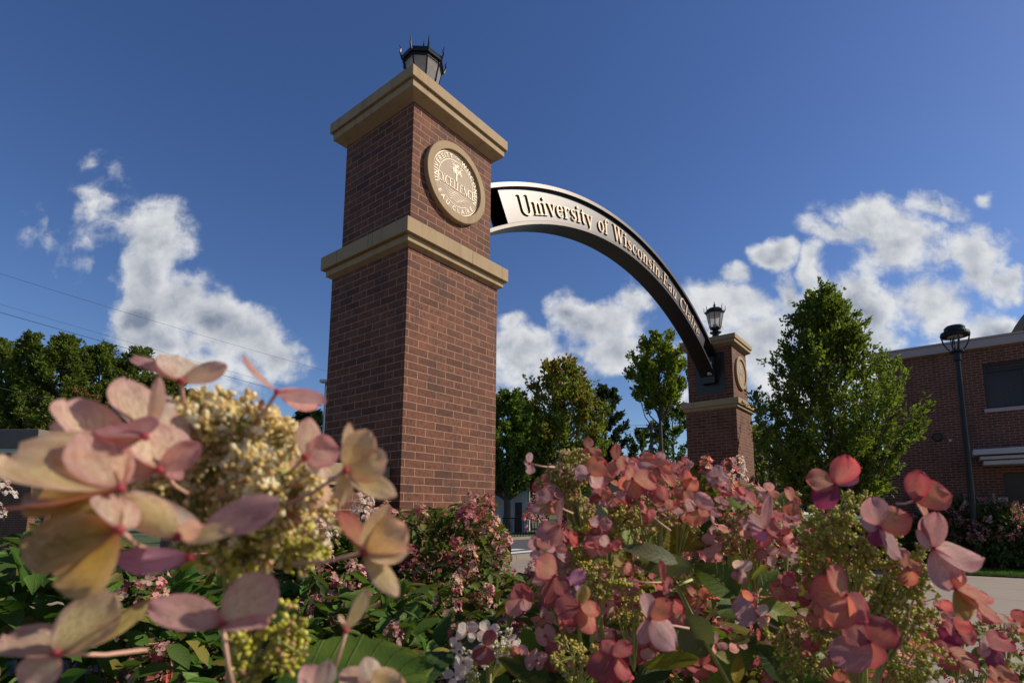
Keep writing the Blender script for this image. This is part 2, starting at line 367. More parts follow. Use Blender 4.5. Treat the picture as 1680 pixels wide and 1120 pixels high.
def tag(o, label, cat, group=None, kind=None):
    if kind: o['kind'] = kind
    if label: o['label'] = label
    if cat: o['category'] = cat
    if group: o['group'] = group
    return o
def thing(name, loc, label, cat, group=None):
    o = bpy.data.objects.new(name, None); COL.objects.link(o); o.empty_display_size = .2
    o.location = loc; tag(o, label, cat, group); return o
def part(mb, name, m, root, **k):      # mesh was made in world space: keep it there under its thing
    o = mb.build(name, m, None, **k); o.parent = root
    o.matrix_parent_inverse = Matrix.Identity(4) if root.parent else Matrix.Translation(-Vector(root.location)); return o

# ------------------------------------------------------------------ ground
def sheet(name, poly, z, m, label=None, kind='structure'):
    mb = MB(); mb.add([(x, y, z) for x, y in poly], [tuple(range(len(poly)))], [(x, y) for x, y in poly])
    o = mb.build(name, m); o['kind'] = kind; return o
PH = 0.6319
dv = Vector((math.sin(PH), math.cos(PH), 0)); ev = Vector((-math.cos(PH), math.sin(PH), 0)); up = Vector((0, 0, 1))
C0 = Vector((-1.2445, 4.886, 0)); DD = 8.3506
def L2(a, b):    # local coords: a along dv, b along ev from pillar 1
    p = C0 + dv * a + ev * b; return (p.x, p.y)
ground = sheet('ground', [(-900, -300), (900, -300), (900, 1500), (-900, 1500)], 0.0, 'lawn')
sheet('planting_bed', [L2(-14, -1.9), L2(1.6, -1.9), L2(1.6, 12), L2(-14, 12)], .004, 'soil')
sheet('far_planting_bed', [L2(6.6, -3.0), L2(10.0, -3.0), L2(10.0, 2.2), L2(6.6, 2.2)], .012, 'soil')
sheet('near_planting_bed', [(-3.5, -3), (2.3, -3), (1.5, 3.1), (-3.5, 3.6)], .014, 'soil')
sheet('plaza_paving', [L2(-40, -40), L2(10.9, -40), L2(10.9, -1.9), L2(12.9, 2.2), L2(12.9, 6.0), L2(1.6, 6.0), L2(1.6, -1.9), L2(-40, -1.9)], .008, 'concrete')
sheet('street', [L2(-250, 6.2), L2(250, 6.2), L2(250, 13.7), L2(-250, 13.7)], .006, 'asphalt')
mb = MB(); FR0 = Matrix.Translation((0, 0, 0))
LF = Matrix(((dv.x, ev.x, 0, C0.x), (dv.y, ev.y, 0, C0.y), (0, 0, 1, 0), (0, 0, 0, 1)))
for a0 in (-120, -60, 0, 60):
    wbox(mb, LF, a0, a0 + 59.98, 6.0, 6.2, 0, .13); wbox(mb, LF, a0, a0 + 59.98, 13.7, 13.9, 0, .13)
o = mb.build('kerb', 'concrete'); o['kind'] = 'structure'
mb = MB()
for k in range(7):
    b0 = 6.6 + k * .98
    mb.add([(*L2(8.6, b0), .011), (*L2(12.4, b0), .011), (*L2(12.4, b0 + .5), .011), (*L2(8.6, b0 + .5), .011)], [(0, 1, 2, 3)])
o = mb.build('crosswalk_marking', 'paint'); o['kind'] = 'structure'

# ------------------------------------------------------------------ pillars
H_, A_, B_, U_, M_, N_ = .535, .5995, .5755, .4836, .6112, .5765
Z0, Z1, Z2, Z2S, Z3, Z4, Z5, Z5S = [z + CAM_H for z in (3.6958, 3.5965, 3.528, 3.482, 2.3482, 2.2224, 2.165, 2.142)]
def soffit(mb, fr, ra, za, rb, zb):
    v = [fr @ Vector((sx * r, sy * r, z)) for (r, z) in ((ra, za), (rb, zb)) for (sx, sy) in ((-1, -1), (1, -1), (1, 1), (-1, 1))]
    mb.add(v, [(0, 4, 5, 1), (1, 5, 6, 2), (2, 6, 7, 3), (3, 7, 4, 0)])

# letter strokes ---------------------------------------------------------
T_, TH = .132, .045
def strip(out, pts, ws): out.append((pts, ws))
def arcp(cx, cy, rx, ry, a0, a1, n=14, T=T_, th=TH):
    pts = []; ws = []
    for i in range(n + 1):
        a = R(a0 + (a1 - a0) * i / n); pts.append((cx + rx * math.cos(a), cy + ry * math.sin(a)))
        ws.append(th + (T - th) * abs(math.cos(a)) ** 1.3)
    return pts, ws
def glyph(ch):
    o = []; xh = .66
    def st(x, y0, y1, w=T_): strip(o, [(x, y0), (x, y1)], [w, w])
    def se(x, y, w=.30, t_=.05): strip(o, [(x - w / 2, y), (x + w / 2, y)], [t_, t_])
    def ln(p, q, w): strip(o, [p, q], [w, w])
    if ch == 'U':
        a, w = arcp(.42, .28, .26, .27, 180, 360); strip(o, [(.16, 1)] + a + [(.68, 1)], [T_] + w[:7] + [max(x, .09) for x in w[7:]] + [.11])
        se(.16, .98); se(.68, .98, .26); return o, .86
    if ch in 'nu':
        if ch == 'n':
            st(.13, 0, xh); a, w = arcp(.30, xh - .2, .15, .18, 165, 0, 10, T_, .07); strip(o, a + [(.45, 0)], w + [T_])
            se(.13, .025, .27); se(.45, .025, .27); ln((.0, xh - .03), (.14, xh), .05); return o, .60
        st(.46, 0, xh); a, w = arcp(.29, .2, .16, .18, 180, 350, 10, T_, .07); strip(o, [(.13, xh)] + a, [T_] + w)
        se(.08, xh - .025, .2); se(.41, xh - .025, .2); se(.52, .025, .16); return o, .62
    if ch == 'i' or ch == 'l':
        st(.14, 0, xh if ch == 'i' else 1.0); se(.14, .025, .29); ln((.0, (xh if ch == 'i' else 1) - .04), (.16, (xh if ch == 'i' else 1) - .01), .06)
        if ch == 'i':
            a = [(.14 + .001 * math.cos(0), .80), (.14, .96)]; strip(o, [(.14, .79), (.14, .82), (.14, .87), (.14, .92), (.14, .95)], [.06, .14, .17, .14, .06])
        return o, .31
    if ch == 'v' or ch == 'y':
        ln((.10, xh), (.29, .0), T_); ln((.29, .0), (.47, xh), .065); se(.10, xh - .025, .25); se(.47, xh - .025, .2)
        if ch == 'y': strip(o, [(.29, .02), (.22, -.2), (.14, -.27), (.06, -.24)], [.07, .07, .07, .13])
        return o, .56
    if ch == 'e':
        a, w = arcp(.28, .33, .20, .31, 8, 320, 20); strip(o, a, w); strip(o, [(.14, .37), (.47, .37)], [.055, .055]); return o, .54
    if ch == 'c':
        a, w = arcp(.28, .33, .20, .31, 50, 318, 18); strip(o, a, w); strip(o, [(.42, .44), (.42, .49), (.41, .56)], [.07, .14, .08]); return o, .50
    if ch == 'o':
        a, w = arcp(.29, .33, .21, .31, 0, 360, 24); strip(o, a, w); return o, .58
    if ch == 'r':
        st(.13, 0, xh); se(.13, .025, .29); ln((.0, xh - .03), (.14, xh), .05); a, w = arcp(.32, xh - .2, .16, .17, 170, 60, 8, .1, .07); strip(o, a, w)
        strip(o, [(.39, .52), (.41, .56), (.41, .61)], [.08, .15, .08]); return o, .47
    if ch == 's':
        strip(o, [(.38, .50), (.36, .59), (.24, .635), (.13, .58), (.10, .49), (.16, .40), (.28, .32), (.37, .24), (.38, .14), (.30, .05), (.18, .02), (.08, .08), (.06, .19)],
              [.04, .06, .05, .09, .12, .14, .15, .14, .12, .08, .05, .06, .05]); return o, .46
    if ch == 't':
        strip(o, [(.17, .86), (.17, .55), (.17, .16), (.21, .06), (.29, .03), (.36, .10)], [.05, T_, T_, .11, .06, .05]); strip(o, [(.02, xh - .03), (.35, xh - .03)], [.055, .055]); return o, .38
    if ch == 'f':
        st(.13, 0, .78, .12); a, w = arcp(.27, .78, .15, .2, 180, 55, 8, .12, .06); strip(o, a, w); strip(o, [(.36, .86), (.37, .9), (.36, .95)], [.08, .12, .07]); se(.13, .025, .28); strip(o, [(.0, xh - .03), (.29, xh - .03)], [.055, .055]); return o, .38
    if ch == 'W':
        ln((.12, 1), (.33, .0), T_); ln((.33, .0), (.53, .96), .065); ln((.50, 1), (.71, 0), T_); ln((.71, 0), (.92, 1), .065)
        se(.12, .975, .28); se(.50, .975, .24); se(.92, .975, .22); return o, 1.03
    if ch == '-': strip(o, [(.04, .30), (.27, .30)], [.09, .09]); return o, .33
    if ch == 'E':
        st(.17, 0, 1); strip(o, [(.02, .03), (.58, .03)], [.06, .06]); strip(o, [(.02, .97), (.56, .97)], [.06, .06]); strip(o, [(.2, .52), (.44, .52)], [.06, .06])
        strip(o, [(.60, .0), (.57, .24)], [.10, .03]); strip(o, [(.56, 1.), (.54, .78)], [.09, .03]); strip(o, [(.44, .62), (.44, .42)], [.05, .05]); return o, .68
    if ch == 'a':
        st(.38, .08, .50); strip(o, [(.38, .12), (.42, .04), (.50, .05)], [.14, .1, .05]); strip(o, [(.38, .48), (.35, .60), (.24, .64), (.13, .60), (.11, .52)], [.15, .09, .05, .08, .13])
        a, w = arcp(.24, .19, .14, .17, 60, 320, 12, .14, .05); strip(o, a, w); return o, .54
    if ch == 'C':
        a, w = arcp(.46, .5, .36, .48, 48, 312, 24, .17, .055); strip(o, a, w); strip(o, [(.73, .68), (.74, 1.0)], [.04, .09]); strip(o, [(.74, .0), (.73, .26)], [.06, .04]); return o, .82
    if ch == 'X':
        ln((.12, 1), (.62, 0), T_); ln((.60, 1), (.12, 0), .06); se(.13, .975, .28); se(.60, .975, .24); se(.12, .025, .24); se(.62, .025, .28); return o, .74
    if ch == 'L':
        st(.17, 0, 1); se(.17, .97, .3); strip(o, [(.02, .03), (.54, .03)], [.06, .06]); strip(o, [(.57, .0), (.54, .26)], [.10, .03]); return o, .62
    if ch == 'N':
        st(.14, 0, 1, .07); st(.66, 0, 1, .07); ln((.12, 1), (.66, .0), T_); se(.12, .97, .24); se(.14, .025, .24); se(.66, .975, .24); return o, .80
    return o, .32
def emit_glyph(mb, strokes, mp, depth, ex=0.0):
    """mp(x,y)->Vector on the face, with outward normal from mp.n(x,y)"""
    for si, (pts, ws) in enumerate(strokes):
        L = []; Rr = []; m_ = len(pts)
        for i in range(m_):
            p = pts[max(i - 1, 0)]; q = pts[min(i + 1, m_ - 1)]; dx, dy = q[0] - p[0], q[1] - p[1]; l = math.hypot(dx, dy) or 1
            nx, ny = -dy / l, dx / l; w = ws[i] / 2
            L.append((pts[i][0] + nx * w, pts[i][1] + ny * w)); Rr.append((pts[i][0] - nx * w, pts[i][1] - ny * w))
        d = depth + (si % 5) * .0004; V = []
        for (a, b) in zip(L, Rr): V += [mp(a[0], a[1], d), mp(b[0], b[1], d), mp(a[0], a[1], ex), mp(b[0], b[1], ex)]
        Fs = []
        for i in range(m_ - 1):
            a, b = 4 * i, 4 * i + 4
            Fs += [(a, a + 1, b + 1, b), (a, b, b + 2, a + 2), (a + 1, a + 3, b + 3, b + 1)]
        Fs += [(0, 2, 3, 1), (4 * m_ - 4, 4 * m_ - 3, 4 * m_ - 1, 4 * m_ - 2)]
        mb.add(V, Fs)

SANS = {}
def sans(ch):      # built-in lettering, outline filled as triangles
    if ch not in SANS:
        cu = bpy.data.curves.new('glyph', 'FONT'); cu.body = ch; cu.extrude = .0; cu.offset = .012
        ob = bpy.data.objects.new('glyph', cu); COL.objects.link(ob)
        me = ob.to_mesh(); v = [tuple(x.co[:2]) for x in me.vertices]; f = [tuple(p.vertices) for p in me.polygons]
        w = max([x for x, y in v] + [.1]) if v else .3
        ed = {}
        for q in f:
            for i in range(len(q)):
                e = (q[i], q[(i + 1) % len(q)]); k = tuple(sorted(e)); ed[k] = None if k in ed else e
        rim = [e for e in ed.values() if e]
        ob.to_mesh_clear(); bpy.data.objects.remove(ob); bpy.data.curves.remove(cu)
        SANS[ch] = (v, f, rim, w)
    return SANS[ch]

def seal(root, fr):
    """fr: X along face, Y up, Z outward; origin = centre on the wall"""
    RO, RI, TT, RC = .362, .292, .048, .022
    mb = MB(); n = 72
    prof = [(RO, .0), (RO, TT - .006), (RO - .006, TT), (RI + .004, TT), (RI, TT - .004), (RI, RC)]
    V = [fr @ Vector((r * math.cos(2 * math.pi * k / n), r * math.sin(2 * math.pi * k / n), z)) for (r, z) in prof for k in range(n)]
    mb.add(V, [(i * n + k, i * n + (k + 1) % n, (i + 1) * n + (k + 1) % n, (i + 1) * n + k) for i in range(len(prof) - 1) for k in range(n)])
    rim = part(mb, 'seal_rim', 'stone', root)
    mb = MB(); mb.add([fr @ Vector((RI * math.cos(2 * math.pi * k / n), RI * math.sin(2 * math.pi * k / n), RC)) for k in range(n)], [tuple(range(n))])
    disc = part(mb, 'seal_disc', 'gold', root)
    mb = MB()
    def ring(r, w, a0=0, a1=360, h=.0025):
        k_ = 60; pts = [(r * math.cos(R(a0 + (a1 - a0) * i / k_)), r * math.sin(R(a0 + (a1 - a0) * i / k_))) for i in range(k_ + 1)]
        emit_glyph(mb, [(pts, [w] * (k_ + 1))], lambda x, y, d: fr @ Vector((x, y, RC + d)), h)
    ring(.283, .006); ring(.212, .005, 20, 160); ring(.212, .005, -14, 20); ring(.212, .005, 160, 206); ring(.212, .005, 232, 308)
    def around(txt, r, size, a_mid, flip, sp=1.12, small=None):
        adv = []
        for i, ch in enumerate(txt):
            s_ = size * (.55 if small and i in small else 1); adv.append((.30 if ch == ' ' else sans(ch)[3] + .16) * s_ * sp)
        tot = sum(adv); pos = 0
        for i, ch in enumerate(txt):
            s_ = size * (.55 if small and i in small else 1); mid = pos + adv[i] / 2 - tot / 2; pos += adv[i]
            if ch == ' ': continue
            v, f, rim_, w = sans(ch); a = R(a_mid) + (mid / r if flip else -mid / r)
            c_, s2 = math.cos(a), math.sin(a)
            ax = Vector((-s2, c_)) * (1 if flip else -1); ay = Vector((-c_, -s2)) * (1 if flip else -1)
            def mp(x, y, d): 
                p = Vector((c_, s2)) * r + ax * ((x - w / 2) * s_) + ay * ((y - .35) * s_); return fr @ Vector((p.x, p.y, RC + d))
            k = len(v); mb.add([mp(x, y, .003) for x, y in v] + [mp(x, y, 0) for x, y in v], [q for q in f] + [(b, a_, a_ + k, b + k) for a_, b in rim_])
    around('UNIVERSITY OF WISCONSIN', .247, .060, 90, False, 1.1, small=(11, 12))
    around('EAU CLAIRE', .247, .060, 270, True, 1.2)
    # EXCELLENCE across
    x = -.232; sc = .088
    for ch in 'EXCELLENCE':
        g, w = glyph(ch); k_ = .052 / .088
        emit_glyph(mb, g, (lambda x0: lambda X, Y, d: fr @ Vector((x0 + X * .064, -.062 + Y * .082, RC + d)))(x), .0035)
        x += w * .064 + .0015
    # tree: trunk, forks and outlined leaf clumps; river lines below
    mp = lambda X, Y, d: fr @ Vector((X, Y, RC + d))
    for pts, ws in (([(0, .025), (0, .09), (-.01, .15)], [.016, .012, .006]), ([(.0, .08), (.03, .12), (.05, .15)], [.008, .006, .004]), ([(-.002, .09), (-.035, .125), (-.055, .14)], [.008, .006, .004])):
        emit_glyph(mb, [(pts, ws)], mp, .003)
    r2 = random.Random(3)
    for i in range(46):
        a = r2.uniform(0, 6.28); q = r2.uniform(.02, .075) ** 1.0; cx = math.cos(a) * q * 1.05; cy = .145 + math.sin(a) * q * .75; r0 = r2.uniform(.006, .013)
        a0 = r2.uniform(0, 360); pts = [(cx + r0 * math.cos(R(a0 + 24 * j)), cy + r0 * math.sin(R(a0 + 24 * j))) for j in range(10)]
        emit_glyph(mb, [(pts, [.0045] * 10)], mp, .0025 + .0003 * (i % 4))
    for j, (yy, hw) in enumerate(((-.085, .15), (-.105, .16), (-.125, .14), (-.145, .12), (-.165, .09))):
        pts = [(hw * (i / 12 * 2 - 1), yy + .007 * math.sin(i * 1.1 + j)) for i in range(13)]
        emit_glyph(mb, [(pts, [.002 + .003 * math.sin(math.pi * i / 12) for i in range(13)])], mp, .002)
    part(mb, 'seal_lettering', 'gold_text', disc)
    return rim

def pillar(a, label):
    c = C0 + dv * a
    fr = Matrix(((dv.x, ev.x, 0, c.x), (dv.y, ev.y, 0, c.y), (0, 0, 1, 0), (0, 0, 0, 1)))
    root = thing('brick_pillar', (c.x, c.y, 0), label, 'pillar', 'brick gateway pillars')
    mb = MB(); box(mb, fr, -H_, H_, -H_, H_, 0.0, Z5S, uvo=.5); part(mb, 'lower_shaft', 'brick', root)
    mb = MB(); box(mb, fr, -U_, U_, -U_, U_, Z3 + .001, Z2S, uvo=.5); part(mb, 'upper_shaft', 'brick', root)
    mb = MB(); wbox(mb, fr, -M_, M_, -M_, M_, Z4, Z3); bo = part(mb, 'stone_band', 'stone', root, bevel=.005)
    mb = MB(); wbox(mb, fr, -N_, N_, -N_, N_, Z5, Z4 - .0005); o = part(mb, 'band_moulding', 'stone', bo, bevel=.004); mb = MB(); soffit(mb, fr, N_, Z5, H_, Z5S); part(mb, 'moulding_soffit', 'stone', bo)
    mb = MB()
    for (s0_, t_) in ((-1, -.16), (-1, .36), (1, .1)):        # joints in the band, left and right faces
        wbox(mb, fr, -M_ - .0008, -M_ + .01, t_ * s0_ * -1 - .0025, t_ * s0_ * -1 + .0025, Z4 + .002, Z3 - .003)
    wbox(mb, fr, .12, .125, -M_ - .0008, -M_ + .01, Z4 + .002, Z3 - .003)
    part(mb, 'band_joint', 'stone_joint', bo)
    mb = MB(); wbox(mb, fr, -A_, A_, -A_, A_, Z1, Z0); co = part(mb, 'stone_cap', 'stone', root, bevel=.005)
    mb = MB(); wbox(mb, fr, -B_, B_, -B_, B_, Z2, Z1 - .0005); part(mb, 'cap_moulding', 'stone', co, bevel=.004); mb = MB(); soffit(mb, fr, B_, Z2, U_, Z2S); part(mb, 'cap_soffit', 'stone', co)
    sf = Matrix(((dv.x, 0, -ev.x, 0), (dv.y, 0, -ev.y, 0), (0, 1, 0, 0), (0, 0, 0, 1)))
    p = c - ev * (U_ + .0005) + up * (2.97 + CAM_H)
    seal(root, Matrix.Translation(p) @ sf)
    return root
pillar(0, 'tall brick and tan stone pillar nearest the viewer, arch springing from its far side')
pillar(DD, 'smaller looking brick pillar farther off, where the arch comes down beside the conical tree')

def lantern(a, label):
    c = C0 + dv * a
    root = thing('pillar_lantern', (c.x, c.y, Z0), label, 'lantern', 'lanterns on the pillars')
    fr = Matrix.Translation((c.x, c.y, Z0 + .27)) @ Matrix.Rotation(R(22.5 + 3), 4, 'Z')
    a8 = [2 * math.pi * k / 8 for k in range(8)]
    mb = MB(); lathe(mb, fr, [(.16, -.269), (.16, -.25), (.09, -.25), (.07, -.02), (.13, 0), (.13, .012), (.07, .02), (.06, .05), (.09, .075), (.12, .09), (.12, .115)], 8)
    part(mb, 'base', 'black', root)
    zb, zt, rb, rt = .115, .46, .118, .185
    mb = MB()
    for a_ in a8:
        p = fr @ Vector((rb * math.cos(a_), rb * math.sin(a_), zb)); q = fr @ Vector((rt * math.cos(a_), rt * math.sin(a_), zt)); tube(mb, [p, q], .008, 5)
        s1 = fr @ Vector(((rb + .045) * math.cos(a_), (rb + .045) * math.sin(a_), zb - .05)); s2 = fr @ Vector(((rb + .03) * math.cos(a_), (rb + .03) * math.sin(a_), zb + .03)); tube(mb, [p, s2, s1], .004, 4)
    lathe(mb, fr, [(rt + .004, zt - .03), (rt + .008, zt), (rt - .012, zt), (rt - .015, zt - .03)], 8)
    part(mb, 'cage', 'black', root)
    mb = MB()
    for k in range(8):
        q = [fr @ Vector((r * .985 * math.cos(a_), r * .985 * math.sin(a_), z)) for (r, a_, z) in ((rb, a8[k], zb), (rb, a8[(k + 1) % 8], zb), (rt, a8[(k + 1) % 8], zt - .02), (rt, a8[k], zt - .02))]
        mb.add(q, [(0, 1, 2, 3)])
    part(mb, 'glass_pane', 'glass', root)
    mb = MB(); lathe(mb, fr, [(.21, .455), (.215, .47), (.205, .505), (.13, .56), (.05, .585), (.028, .60), (.022, .63), (.035, .64), (.014, .66), (.002, .74)], 8)
    ro = part(mb, 'roof', 'black', root)
    for a_ in a8:
        mb = MB(); tube(mb, [fr @ Vector((.205 * math.cos(a_), .205 * math.sin(a_), .455)), fr @ Vector((.228 * math.cos(a_), .228 * math.sin(a_), .52)), fr @ Vector((.222 * math.cos(a_), .222 * math.sin(a_), .56)), fr @ Vector((.24 * math.cos(a_), .24 * math.sin(a_), .60))], [.011, .009, .006, .002], 5)
        part(mb, 'spike', 'black', ro)
    mb = MB(); lathe(mb, fr, [(.02, .115), (.055, .12), (.06, .16), (.05, .19), (.02, .20)], 12); part(mb, 'lamp_globe', 'stone', root)
    mb = MB(); lathe(mb, fr, [(.165, .44), (.14, .38), (.10, .365)], 12); part(mb, 'reflector', 'copper', root)
lantern(0, 'black lantern half hidden behind the near pillar cap')
lantern(DD, 'black lantern with clear panes seen whole on the far pillar')

# ------------------------------------------------------------------ arch
AS, AZ, RA, RE, GF, GB = DD / 2, -1.945 + CAM_H, 6.43, 5.946, .168, -.142
def AP(th, r, off): return C0 + dv * (AS + r * math.sin(th)) + up * (AZ + r * math.cos(th)) - ev * off
root = thing('name_arch', tuple(AP(0, RE, 0)), 'dark curved metal arch lettered University of Wisconsin-Eau Claire between two pillars', 'arch')
def arcbox(name, r0, r1, o0, o1, t0, t1, m, n=96, bevel=.004, par=None):
    mb = MB(); V = []
    for i in range(n + 1):
        th = t0 + (t1 - t0) * i / n
        for (r, o_) in ((r0, o0), (r1, o0), (r1, o1), (r0, o1)):
            V.append(AP(math.asin(max(-1, min(1, 0))) + th, r, o_))
    Fs = [(4 * i + k, 4 * i + (k + 1) % 4, 4 * i + 4 + (k + 1) % 4, 4 * i + 4 + k) for i in range(n) for k in range(4)] + [(3, 2, 1, 0), (4 * n, 4 * n + 1, 4 * n + 2, 4 * n + 3)]
    mb.add(V, Fs); return part(mb, name, m, par or root, bevel=bevel)
thA = math.asin((AS - U_) / RA); thE = math.asin((AS - U_) / RE)
arcbox('top_flange', RA - .055, RA, GB, GF, -thA, thA, 'dark_metal')
arcbox('bottom_flange', RE, RE + .046, GB, GF, -thE, thE, 'dark_metal')
pn = arcbox('name_panel', RE + .046, RA - .055, .104, .118, -R(30), R(30), 'panel', bevel=0)
arcbox('rear_panel', RE + .046, RA - .055, -.100, -.086, -R(30), R(30), 'panel', bevel=0)
mb = MB()
TXT = 'University of Wisconsin-Eau Claire'; CAPH = .232; RB_ = 6.066
adv = [(.42 if ch == ' ' else glyph(ch)[1] + .055) for ch in TXT]; tot = sum(adv) - .055
span = R(54.2) * RB_; sx = span / tot; x = 0
for ch, a_ in zip(TXT, adv):
    if ch != ' ':
        thm = -span / 2 / RB_ + (x + (a_ - .055) / 2) * sx / RB_
        wd = glyph(ch)[1]
        def mp(X, Y, d, thm=thm, wd=wd):
            rr = RB_ + Y * CAPH; lx = (X - wd / 2) * sx
            c = AP(thm, rr, .118 + d); tx = dv * math.cos(thm) - up * math.sin(thm); return c + tx * lx
        emit_glyph(mb, glyph(ch)[0], mp, .020, .006)
    x += a_
part(mb, 'lettering', 'letter', pn)
for sgn in (-1, 1):        # boots bolted to the pillar faces
    def bx(s0_, s1_, o0, o1, z0, z1, name, m, bev=.004):
        mb = MB(); s0_, s1_ = sorted((s0_, s1_)); p0 = C0 + dv * 0
        fr = Matrix(((dv.x, -ev.x, 0, C0.x), (dv.y, -ev.y, 0, C0.y), (0, 0, 1, 0), (0, 0, 0, 1)))
        v = [fr @ Vector((s_, o_, z)) for z in (z0, z1) for (s_, o_) in ((s0_, o0), (s1_, o0), (s1_, o1), (s0_, o1))]
        mb.add(v, [(3, 2, 1, 0), (4, 5, 6, 7), (0, 1, 5, 4), (1, 2, 6, 5), (2, 3, 7, 6), (3, 0, 4, 7)]); return part(mb, name, m, root, bevel=bev)
    e = AS + sgn * (AS - U_)
    bx(e, e - sgn * .012, -.30, .32, 2.50 + CAM_H, 3.36 + CAM_H, 'wall_plate', 'dark_metal')
    bx(e - sgn * .012, e - sgn * .16, -.13, .155, 2.70 + CAM_H, 3.26 + CAM_H, 'bracket_box', 'dark_metal')
    for zz in (2.9, 3.1):
        mb = MB(); lathe(mb, Matrix.Translation(C0 + dv * (e - sgn * .23) - ev * .03 + up * (zz + CAM_H)) @ Matrix.Rotation(R(90), 4, 'Y'), [(.03, 0), (.05, .02), (.05, .09)], 10)
        part(mb, 'floodlight', 'grey_metal', root)

# ------------------------------------------------------------------ low wall beside the near pillar
fr = LF
root = thing('garden_wall', tuple(C0 - dv * 1.2), 'low brick wall with tan stone coping running left from the near pillar', 'wall')
mb = MB(); box(mb, fr, -1.85, -H_ - .001, -.33, .13, 0, 1.46); part(mb, 'brick_wall', 'brick', root)
mb = MB(); wbox(mb, fr, -1.91, -H_ - .002, -.41, .21, 1.513, 1.617); cp = part(mb, 'coping', 'stone', root, bevel=.005)
mb = MB(); wbox(mb, fr, -1.88, -H_ - .003, -.38, .18, 1.461, 1.5125); part(mb, 'coping_moulding', 'stone', cp, bevel=.004)

# ------------------------------------------------------------------ brick building on the right
BA = 13.67; BL_ = -2.57
bf = Matrix(((-ev.x, dv.x, 0, 0), (-ev.y, dv.y, 0, 0), (0, 0, 1, 0), (0, 0, 0, 1)))   # X to the right along the wall, Y into the building
bo = C0 + dv * BA + ev * BL_; bf = Matrix.Translation(bo) @ bf
def hit(x, y, off=0.0):       # px -> (X along wall, z) on the wall plane moved off metres towards the viewer
    r = ray(x, y); n = dv; t_ = (n.dot(bo) - off) / n.dot(r); p = r * t_; q = p - bo
    return q.dot(-ev), p.z + CAM_H
root = thing('brick_building', tuple(bo), 'dark red brick building with grey parapet, window and canopy behind the black street lamp', 'building')
wx0, wz1 = hit(1613, 597); wx1_, wz0 = hit(1616.5, 671); wx0 = (wx0 + wx1_) / 2
cx0, cz1 = hit(1596, 737, .9); cx0b, cz0 = hit(1603, 762, .9); _, pz0 = hit(1600, 573); _, pz1 = hit(1600, 558, .12)
dx0, _ = hit(1648, 800)
print('bld', wx0, wz0, wz1, cx0, cz0, cz1, pz0, pz1, dx0, project(bf @ Vector((0, 0, pz0))))
LEN = 3.4; WX1 = min(wx0 + 2.4, LEN - .12)
DX1 = min(dx0 + 1.9, LEN - .1)
mb = MB()
def wallq(x0, x1, z0, z1, y=0):
    mb.add([bf @ Vector((x0, y, z0)), bf @ Vector((x1, y, z0)), bf @ Vector((x1, y, z1)), bf @ Vector((x0, y, z1))], [(0, 1, 2, 3)], [(x0, z0), (x1, z0), (x1, z1), (x0, z1)])
wallq(0, wx0, 0, pz0); wallq(wx0, WX1, wz1, pz0); wallq(wx0, dx0, 0, wz0); wallq(dx0, DX1, 2.2, wz0); wallq(DX1, LEN, 0, wz0); wallq(WX1, LEN, wz0, pz0)
mb.add([bf @ Vector((0, 0, 0)), bf @ Vector((0, 0, pz0)), bf @ Vector((0, 12, pz0)), bf @ Vector((0, 12, 0))], [(0, 1, 2, 3)], [(0, 0), (0, pz0), (-12, pz0), (-12, 0)])
for (x0, x1, z0, z1) in ((wx0, WX1, wz0, wz1), (dx0, DX1, 0, 2.2)):      # reveals
    for (p, q) in (((x0, z0), (x0, z1)), ((x0, z1), (x1, z1)), ((x1, z1), (x1, z0)), ((x1, z0), (x0, z0))):
        mb.add([bf @ Vector((p[0], 0, p[1])), bf @ Vector((q[0], 0, q[1])), bf @ Vector((q[0], .13, q[1])), bf @ Vector((p[0], .13, p[1]))], [(0, 1, 2, 3)], [(0, p[1]), (0, q[1]), (.13, q[1]), (.13, p[1])])
mb.add([bf @ Vector((LEN, 0, 0)), bf @ Vector((LEN, 12, 0)), bf @ Vector((LEN, 12, pz0)), bf @ Vector((LEN, 0, pz0))], [(0, 1, 2, 3)], [(0, 0), (12, 0), (12, pz0), (0, pz0)])
part(mb, 'wall', 'brick_b', root)
mb = MB(); wbox(mb, bf, -.15, LEN, -.14, 12, pz0, pz1); wbox(mb, bf, -.17, LEN, -.17, 12, pz1, pz1 + .05); part(mb, 'parapet', 'fascia', root, bevel=.01)
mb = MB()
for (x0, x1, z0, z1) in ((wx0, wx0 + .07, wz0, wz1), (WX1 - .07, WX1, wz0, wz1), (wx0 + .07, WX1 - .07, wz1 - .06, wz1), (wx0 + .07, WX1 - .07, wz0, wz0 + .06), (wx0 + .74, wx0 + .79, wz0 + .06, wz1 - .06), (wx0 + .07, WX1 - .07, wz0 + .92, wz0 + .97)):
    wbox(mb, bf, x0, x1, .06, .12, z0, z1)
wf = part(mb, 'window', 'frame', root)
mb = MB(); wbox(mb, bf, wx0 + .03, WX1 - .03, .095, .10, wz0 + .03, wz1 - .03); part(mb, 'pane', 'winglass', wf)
mb = MB(); wbox(mb, bf, wx0 + .01, WX1 - .01, .34, .36, wz0 + .01, wz1 - .01); part(mb, 'reflection_backing', 'copper', wf)  # added brown sheet standing in for the brown reflection in the glass
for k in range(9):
    xk = wx0 + .42 + k * .062 * (1 + .25 * math.sin(k * 2.1)); mb = MB(); wbox(mb, bf, xk, xk + .012, .20, .215, wz0 + .06, wz0 + .62); part(mb, 'reflection_slat', 'beige', wf)  # added upright slats imitate the reflection of a pale railing
mb = MB(); wbox(mb, bf, wx0 + .10, WX1 - .1, .068, .09, wz0 + .98, wz1 - .07); part(mb, 'reflection_panel', 'frame', wf)  # added dark panel, the brown reflection across the upper glass
